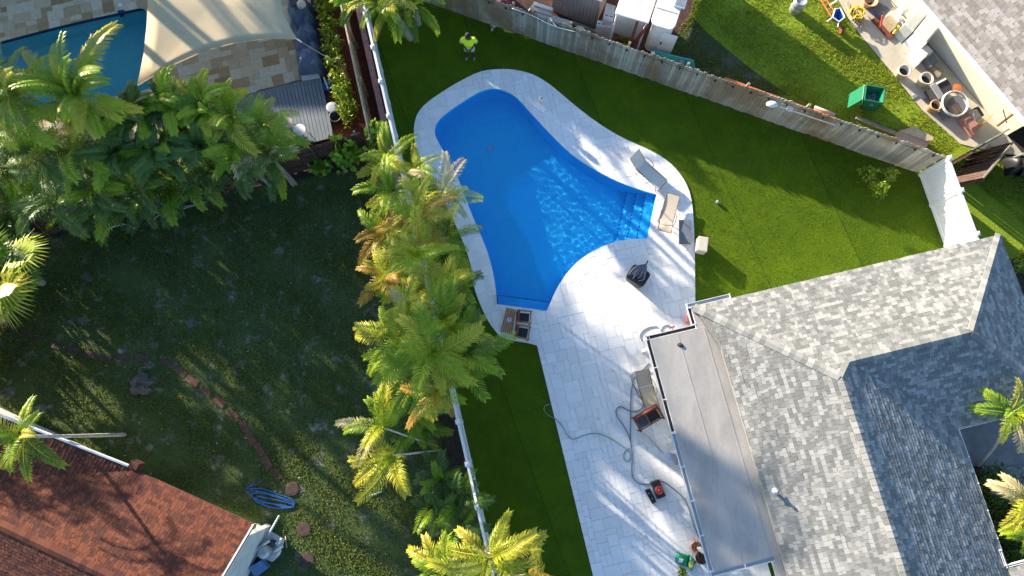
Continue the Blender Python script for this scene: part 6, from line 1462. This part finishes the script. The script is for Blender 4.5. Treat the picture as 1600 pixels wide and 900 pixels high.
# teal boards
tb_ = thing('teal_boards', 'bundle of teal painted boards with white bracket behind the fence', 'boards', W(1050,90,.8))
for k in range(4): poly_thing('board', [(1019+k*1.2,78+k*3.4),(1084+k*.6,93.5+k*3.2),(1084+k*.6,95.8+k*3.2),(1019+k*1.2,80.5+k*3.4)], .95-.05*k, 1.0-.05*k, 'teal', parent=tb_)
poly_thing('bracket', [(1018,80),(1023,81),(1024,89),(1018,88)], .7, 1.05, 'whitepaint', parent=tb_); poly_thing('bracket', [(1063,93),(1068,95),(1068,102),(1064,102)], .7, 1.05, 'pink', parent=tb_)
# orange panel, planks, cardboard
op = thing('corrugated_screen', 'long orange corrugated panel standing behind the wooden fence', 'screen', W(1220,155,.6))
for k in range(8):
    x0 = 1133+k*21.6; y0 = 122+k*8.0; poly_thing('panel_sheet', [(x0,y0-2),(x0+21,y0+5.8),(x0+20,y0+8.5),(x0-1,y0+.7)], .6, 1.5, 'orange', parent=op)
t = thing('rolled_mat', 'dirty white rolled mat lying on the end of the orange panel', 'roll', W(1288,175,1)); mb = MB(); mb.tube([W(1273,169,1.0), W(1304,181,1.0)], .10, 10); obj('roll', mb, M['pink'], t, True); mb = MB(); mb.tube([W(1273,167,1.08), W(1304,179,1.08)], .05, 8); obj('fold', mb, M['beige'], t, True)
t = thing('fence_lamp', 'white solar flood lamp with pole clipped on top of the wooden fence', 'lamp', W(1206,163,1.9)); mb = MB(); c = W(1206,163,1.95); mb.lathe(c-Vector((0,0,.03)), [(.12,0),(.14,.03),(.10,.07),(.02,.08)], 16); mb.v = [(c.x+(v[0]-c.x)*1.6, v[1], v[2]) for v in mb.v]; obj('lamp_shell', mb, M['bluestucco'], t, True)
mb = MB(); c = W(1234,171,1.93); mb.box(c, (.22,.22,.05), -.36); obj('solar_panel', mb, M['slate'], t); mb = MB(); mb.tube([W(1212,165,1.93), W(1305,196,1.9)], .018, 5); obj('pole', mb, M['galv'], t)
for i, (px, lb) in enumerate([([(1339,180),(1404,207),(1403,212),(1337,185)], 'upper grey timber lying on the grass below the green bin'), ([(1333,193),(1360,203),(1359,206),(1332,196)], 'lower short grey timber lying near the fence below the green bin')]):
    tag(poly_thing('timber', px, .0, .12, 'oldwood', bevel=.01), lb, 'timber')
cd = thing('cardboard_box', 'flattened brown cardboard box leaning behind the wooden fence', 'cardboard', W(1432,215)); poly_thing('box_base', [(1407,203),(1420,200),(1456,214),(1444,238),(1404,224)], .02, .42, 'cardboard', parent=cd); poly_thing('box_flap', [(1409,205),(1427,197),(1459,214),(1458,219),(1448,220)], .43, .47, 'tanwood', parent=cd)
# ---------------- green wheelie bin ----------------
gbn = thing('wheelie_bin', 'green wheeled garbage bin with its lid hanging open on the sunlit lawn', 'garbage bin', W(1358,163))
T_ = [W(x, y, 1.05) for x, y in ((1354,133),(1383,138),(1380,161),(1351,156))]; cb2 = W(1357,164,0); ctop = sum(T_, Vector())/4
B_ = [Vector((cb2.x+(v.x-ctop.x)*.82, cb2.y+(v.y-ctop.y)*.82, .05)) for v in T_]
B_, T_ = B_[::-1], T_[::-1]
mb = MB(); I_ = [v.lerp(ctop, .09) for v in T_]; J_ = [Vector((v.x+(ctop.x-v.x)*.3, v.y+(ctop.y-v.y)*.3, .7)) for v in I_]
vs = B_+T_+I_+J_; fs = [(3,2,1,0)]
for k in range(4): j = (k+1) % 4; fs += [(k, j, j+4, k+4), (k+4, j+4, j+8, k+8), (k+8, j+8, j+12, k+12)]
fs.append((12,13,14,15)); mb.add(vs, fs); bo = obj('bin_body', mb, M['binA'], gbn)
for k in range(4):
    j = (k+1) % 4; d = (T_[j]-T_[k]).normalized(); c = (T_[k]+T_[j])/2; mb = MB(); mb.box((c.x, c.y, 1.045), ((T_[j]-T_[k]).length+.06, .05, .05), math.atan2(d.y, d.x)); obj('rim', mb, M['binA'], gbn, bevel=.012)
l0, l1 = W(1354,133,1.05), W(1351,156,1.05); out = (l0-W(1383,138,1.05)).normalized(); mb = MB(); q = [l0+out*.05, l1+out*.05, l1+out*.24+Vector((0,0,-.85)), l0+out*.24+Vector((0,0,-.85))]
mb.hexa([v+out*.04 for v in q], q) ; obj('lid', mb, M['binA'], gbn, bevel=.01)
for v in (B_[0], B_[3]):
    pass
for y_ in (l0, l1):
    c = Vector((y_.x, y_.y, .13))+out*.0+(ctop-y_)*Vector((.35,.35,0))+Vector((cb2.x-ctop.x, cb2.y-ctop.y, 0)); mb = MB(); mb.tube([c-(l1-l0).normalized()*.04, c+(l1-l0).normalized()*.04], .12, 14); obj('wheel', mb, M['black'], gbn)
mb = MB(); mb.tube([l0+out*.08, l1+out*.08], .02, 6); obj('handle', mb, M['binA'], gbn)
mb = MB(); rs = random.Random(4)
for k in range(10): c = ctop+Vector((rs.uniform(-.18,.18), rs.uniform(-.15,.15), -.33)); mb.box(c, (.16,.12,.07), M=Matrix.Rotation(rs.random()*3, 3, 'Z')@Matrix.Rotation(.5*rs.random(), 3, 'X'))
obj('rubbish', mb, M['slate'], gbn)
mb = MB(); c = B_[0].lerp(B_[1], .5).lerp(T_[0].lerp(T_[1], .5), .6); dd = (B_[1]-B_[0]).normalized(); nn = (T_[0]-B_[0]).cross(dd).normalized(); nn = nn if nn.dot(c-cb2) > 0 else -nn; mb.box(c+nn*.006, (.12,.012,.10), math.atan2(dd.y, dd.x)); obj('label_plate', mb, M['galv'], gbn)
# ---------------- side path things ----------------
def pot(label, x, y, r, hgt, mat, z=.02, dirt='soil', grp=None):
    c = W(x, y, z+hgt); t = thing('flower_pot', label, 'pot', (c.x, c.y, z), grp); mb = MB(); mb.lathe((c.x, c.y, z), [(r*.72,0),(r*.95,hgt*.85),(r*1.05,hgt*.86),(r*1.05,hgt),(r*.88,hgt),(r*.8,hgt*.55),(r*.3,hgt*.54)], 26); obj('pot_body', mb, M[mat], t, True)
    mb = MB(); mb.lathe((c.x, c.y, z+hgt*.55), [(r*.78,0),(r*.7,.03),(r*.1,.045)], 20); obj('potting_soil', mb, M[dirt], t, True); return t
pot('large pale clay pot nearest the lawn edge on the side path', 1414, 110, .25, .45, 'paleclay')
pot('large pale clay pot nearest the cream wall on the side path', 1449, 122, .26, .5, 'paleclay')
pot('orange clay urn beside the round hose ring', 1463, 164, .22, .42, 'terracotta')
rg = thing('hose_ring', 'big ring of white plastic hose standing among the clutter by the cream house', 'hose', W(1490,163,.5)); mb = MB()
for k_, (rr_, dz) in enumerate(((.50,0),(.53,.04),(.51,.09))):
    c = W(1491,163,.6); mb.tube([c+Vector((math.cos(k*.2618)*rr_, math.sin(k*.2618)*rr_*.98, dz+.04*math.sin(k*.2618))) for k in range(25)], .022, 6, cap=False)
obj('hose_coil', mb, M['whitehose'], rg, True)
t = thing('grill', 'open rectangular charcoal grill box with metal rim beside the clay pots', 'grill', W(1468,138)); poly_thing('grill_body', [(1455,134),(1478,121),(1490,138),(1468,152)], .1, .62, 'charcoal', parent=t); poly_thing('side_shelf', [(1454,134),(1463,129),(1476,150),(1468,155)], .62, .67, 'galv', parent=t, bevel=.01); poly_thing('rim_bar', [(1463,129),(1478,121),(1479,124),(1464,132)], .63, .68, 'whitepaint', parent=t)
for q in ((1458,137),(1478,124),(1487,138),(1470,150)): c = W(*q, .1); mb = MB(); mb.box((c.x, c.y, .06), (.05,.05,.08)); obj('leg', mb, M['charcoal'], t)
t = thing('orange_board', 'orange painted round board leaning on the cream wall', 'board', W(1496,138,.5)); mb = MB(); c = W(1496,138,.7); mb.lathe(c, [(.18,-.02),(.2,0),(.02,.01)], 14); obj('board_disc', mb, M['orange'], t)
bx_ = [('cardboard_sheet','pale green glass sheet lying inside the hose ring',[(1489,150),(1502,148),(1512,172),(1503,180)],.3,'bluestucco','sheet'),
 ('box','brown box of scrap inside the hose ring',[(1484,165),(1497,160),(1504,172),(1492,181)],.35,'cardboard','box'),
 ('box','grey plastic tray left of the brown scrap box',[(1470,173),(1482,167),(1488,178),(1476,186)],.2,'slate','tray'),
 ('suitcase','dusty pink suitcase lying at the end of the side path',[(1502,185),(1513,177),(1533,196),(1524,210)],.35,'pink','suitcase'),
 ('box','grey toolbox against the cream wall near the yellow broom',[(1517,173),(1526,170),(1534,182),(1526,187)],.45,'galv','box'),
 ('box','dark box between the grey toolbox and the cream wall',[(1523,168),(1529,166),(1538,180),(1532,184)],.4,'black','box'),
 ('paver_stack','grey tile lying on the edge of the side path',[(1443,155),(1453,150),(1458,157),(1449,161)],.08,'slate','tile'),
 ('paver_stack','small grey tile half on the grass at the path edge',[(1424,150),(1432,146),(1435,150),(1427,155)],.06,'galv','tile'),
 ('foam_block','white foam block on the side path, left one of the pair',[(1422,84),(1436,76),(1449,88),(1436,100)],.35,'whitepaint','foam block'),
 ('foam_block','white foam block leaning at the wall, right one of the pair',[(1438,76),(1449,71),(1458,80),(1447,88)],.6,'whitepaint','foam block'),
 ('cinder_block','grey cinder block beside the white foam blocks',[(1449,90),(1458,84),(1466,95),(1456,103)],.4,'slate','block'),
 ('box','brown-grey box lying below the cinder block',[(1457,103),(1466,96),(1476,112),(1470,118)],.35,'oldwood','box'),
 ('plank','long pale timber lying along the cream wall',[(1404,50),(1409,47),(1440,76),(1434,79)],.2,'tanwood','timber'),
 ('plank','wide grey plank leaning between the pale timber and the wall',[(1411,47),(1420,47),(1443,72),(1437,76)],.4,'oldwood','plank'),
 ('wall_board','upright white panel leaning on the cream wall',[(1429,50),(1454,19),(1472,39),(1446,70)],.9,'whitepaint','panel'),
 ('wall_board','grey panel leaning behind the white panel',[(1413,38),(1440,8),(1452,19),(1426,50)],.85,'bluestucco','panel'),
 ('storage_chest','yellow-brown chest with pale blue lid near the top of the side path',[(1384,26),(1396,18),(1410,30),(1399,43)],.5,'tanwood','chest'),
 ('chest_lid_board','pale blue board on the yellow-brown chest',[(1390,18),(1399,15),(1412,27),(1405,34)],.62,'bluestucco','board'),
 ('mat','dark blue-black tarpaulin heap at the top of the side path',[(1353,6),(1388,-6),(1396,10),(1378,28)],.25,'cushion','tarpaulin'),
 ('red_mat','red-brown scrap heap on the side path',[(1362,30),(1377,22),(1400,55),(1391,62)],.10,'rustwood','scrap'),
 ('blue_drum','pale blue drum lid near the top edge beside the wall',[(1405,10),(1416,6),(1420,16),(1410,20)],.7,'bluestucco','drum')]
for nm, lb, px, z, mt_, ct_ in bx_:
    t = thing(nm, lb, ct_, W(px[0][0], px[0][1], .02)); poly_thing('body' if z > .12 else 'slab', px, .021, z, mt_, parent=t, bevel=.008)
    if z > .3: 
        q = [W(x, y, z) for x, y in px]; c = sum(q, Vector())/4; mb = MB(); mb.prism([(c.x+(v.x-c.x)*.8, c.y+(v.y-c.y)*.8) for v in q], z+.001, z+.02); obj('lid', mb, M[mt_], t)
for lb, a, b, r_, mt_, ct_ in (('brown timber leaning against the cream wall near the corner',(1559,196,.6),(1588,174,1.9),.05,'brownwood','timber'),('thin grey rod hanging on the cream wall near the corner',(1573,192,1.),(1567,170,1.9),.02,'galv','rod'),('red-orange post lying across the scrap heap',(1376,42,.4),(1379,24,.7),.04,'red','post'),('yellow timber on the scrap heap',(1396,53,.3),(1405,40,.5),.06,'yellow','timber')):
    mb = MB(); mb.tube([W(*a), W(*b)], r_, 6); tag(obj(ct_, mb, M[mt_]), lb, ct_)
t = thing('broom', 'yellow broom leaning on the cream wall', 'broom', W(1530,198,.1)); mb = MB(); mb.tube([W(1532,197,.2), W(1552,178,1.3)], .018, 6); obj('stick', mb, M['yellow'], t); poly_thing('bristles', [(1525,192),(1533,189),(1535,198),(1529,201)], .05, .25, 'yellow', parent=t)
t = thing('chair_frame', 'white bent chair frame beside the scrap heap', 'chair frame', W(1409,38)); mb = MB(); mb.tube([W(1404,48,.1),W(1412,42,.5),W(1410,36,.6),W(1407,33,.5),W(1411,27,.7),W(1416,33,.7)], .025, 6); obj('frame_tube', mb, M['whitepaint'], t)
t = thing('rope_pallet', 'tangle of yellow rope and straps on a wooden pallet by the lawn', 'rope', W(1340,20)); mb = MB(); rs = random.Random(9); P_ = []
for k in range(120): a_ = k*.9+rs.random(); P_.append(W(1340+math.cos(a_)*13*rs.uniform(.3, 1), 19+math.sin(a_)*13*rs.uniform(.3, 1), .15+.25*rs.random()))
mb.tube(smooth_path(P_, 3), .02, 5); obj('rope_tangle', mb, M['yellow'], t, True)
for k in range(5): poly_thing('pallet_slat', [(1322+k*6,4+k*6.0),(1326+k*6,2+k*6.0),(1345+k*3.2-8,36-8+k*3),(1340+k*3.2-8,38-8+k*3)], .03, .10, 'tanwood', parent=t)
t = thing('clay_bowl', 'large round orange clay bowl at the top edge of the picture', 'bowl', W(1361,0)); mb = MB(); c = W(1361,0,.4); mb.lathe((c.x, c.y, .05), [(.15,0),(.30,.35),(.32,.37),(.28,.36),(.12,.2),(.02,.2)], 26); obj('bowl_body', mb, M['terracotta'], t, True)
# wheelbarrow
wbr = thing('wheelbarrow', 'white wheelbarrow with blue-lined tray beside the lawn edge', 'wheelbarrow', W(1310,28))
tp_ = [W(x, y, .55) for x, y in ((1305,14),(1313,13),(1320,27),(1311,34),(1301,27))][::-1]; cc = sum(tp_, Vector())/5; low_ = [Vector((cc.x+(v.x-cc.x)*.6, cc.y+(v.y-cc.y)*.6, .3)) for v in tp_]
mb = MB(); n = 5; mb.add(low_+tp_, [(tuple(range(n)))]+[(k, (k+1) % n, (k+1) % n+n, k+n) for k in range(n)]); o = obj('tray', mb, M['blue'], wbr); m = o.modifiers.new('thick', 'SOLIDIFY'); m.thickness = .02
mb = MB(); mb.tube([v for v in tp_]+[tp_[0]], .03, 6); obj('tray_rim', mb, M['whitepaint'], wbr)
for a, b in (((1301,27),(1292,34)), ((1311,34),(1309,42))):
    mb = MB(); mb.tube([W(*a, .5), W(*b, .45)], .025, 6); obj('handle', mb, M['whitepaint'], wbr)
mb = MB(); c = W(1315,47,.15); mb.tube([c-Vector((.05,0,0)), c+Vector((.05,0,0))], .16, 14); obj('wheel', mb, M['rustwood'], wbr)
for q in ((1303,18),(1316,20)): mb = MB(); mb.tube([W(*q, .3), W(*q, 0)], .02, 5); obj('leg', mb, M['whitepaint'], wbr)
t = thing('orange_ladder', 'orange ladder frame lying on the lawn edge at the top', 'ladder', W(1295,12)); 
for a, b in (((1283,0),(1299,26)), ((1289,-4),(1305,20))): mb = MB(); mb.tube([W(*a,.2), W(*b,.2)], .035, 5); obj('ladder_rail', mb, M['orange'], t)
for k in range(4): mb = MB(); mb.tube([W(1285+k*4,3+k*6,.2), W(1291+k*4,k*6,.2)], .02, 5); obj('rung', mb, M['orange'], t)
t = thing('white_bracket', 'white plastic garden tool handle lying beside the orange ladder', 'tool', W(1302,5)); mb = MB(); mb.tube([W(1297,8,.4),W(1305,3,.4),W(1308,0,.4)], .04, 6); obj('tool_handle', mb, M['whitepaint'], t)
t = thing('barrel', 'grey metal barrel on the sunlit lawn at the top edge', 'barrel', W(1254,8)); mb = MB(); c = W(1253,0,.75); mb.lathe((c.x, c.y, 0), [(.22,0),(.25,.05),(.25,.25),(.27,.27),(.25,.29),(.25,.5),(.27,.52),(.25,.54),(.25,.72),(.22,.75),(.2,.7),(.02,.7)], 24); obj('drum', mb, M['galv'], t, True)
t = thing('scooter', 'black motor scooter under a crumpled cover at the right picture edge', 'scooter', W(1592,258)); pillow('cover', [(1584,240),(1602,236),(1606,262),(1590,266)], .05, .7, M['black'], t, 8); mb = MB(); mb.tube([W(1582,252,.3), W(1592,262,.3)], .05, 8); mb.tube([W(1584,246,.6), W(1600,240,.7)], .04, 6); obj('frame', mb, M['galv'], t)
mb = MB(); c = W(1594,268,.2); mb.tube([c-Vector((.06,0,0)), c+Vector((.06,0,0))], .2, 14); obj('wheel', mb, M['black'], t)
# courtyard planting bed
struct('planting_bed', (lambda m: (m.prism([tuple(H3(14.5,-5.4)[:2]), W2(1640,742), W2(1640,900), W2(1560,905)], -.01, .0, bottom=False), m)[1])(MB()), M['soil'], 'dark soil bed in the courtyard')
g = MB(); rs = random.Random(3)
for k in range(1400):
    c = W(rs.uniform(1535,1605), rs.uniform(728,762), 0); s = rs.uniform(.02,.05); g.box((c.x, c.y, .01), (s*1.5,s,s), rs.random()*3, rs.random())
o = obj('gravel', g, M['shingle']); tag(o, 'grey gravel along the driveway edge in the courtyard', 'gravel'); o['kind'] = 'stuff'
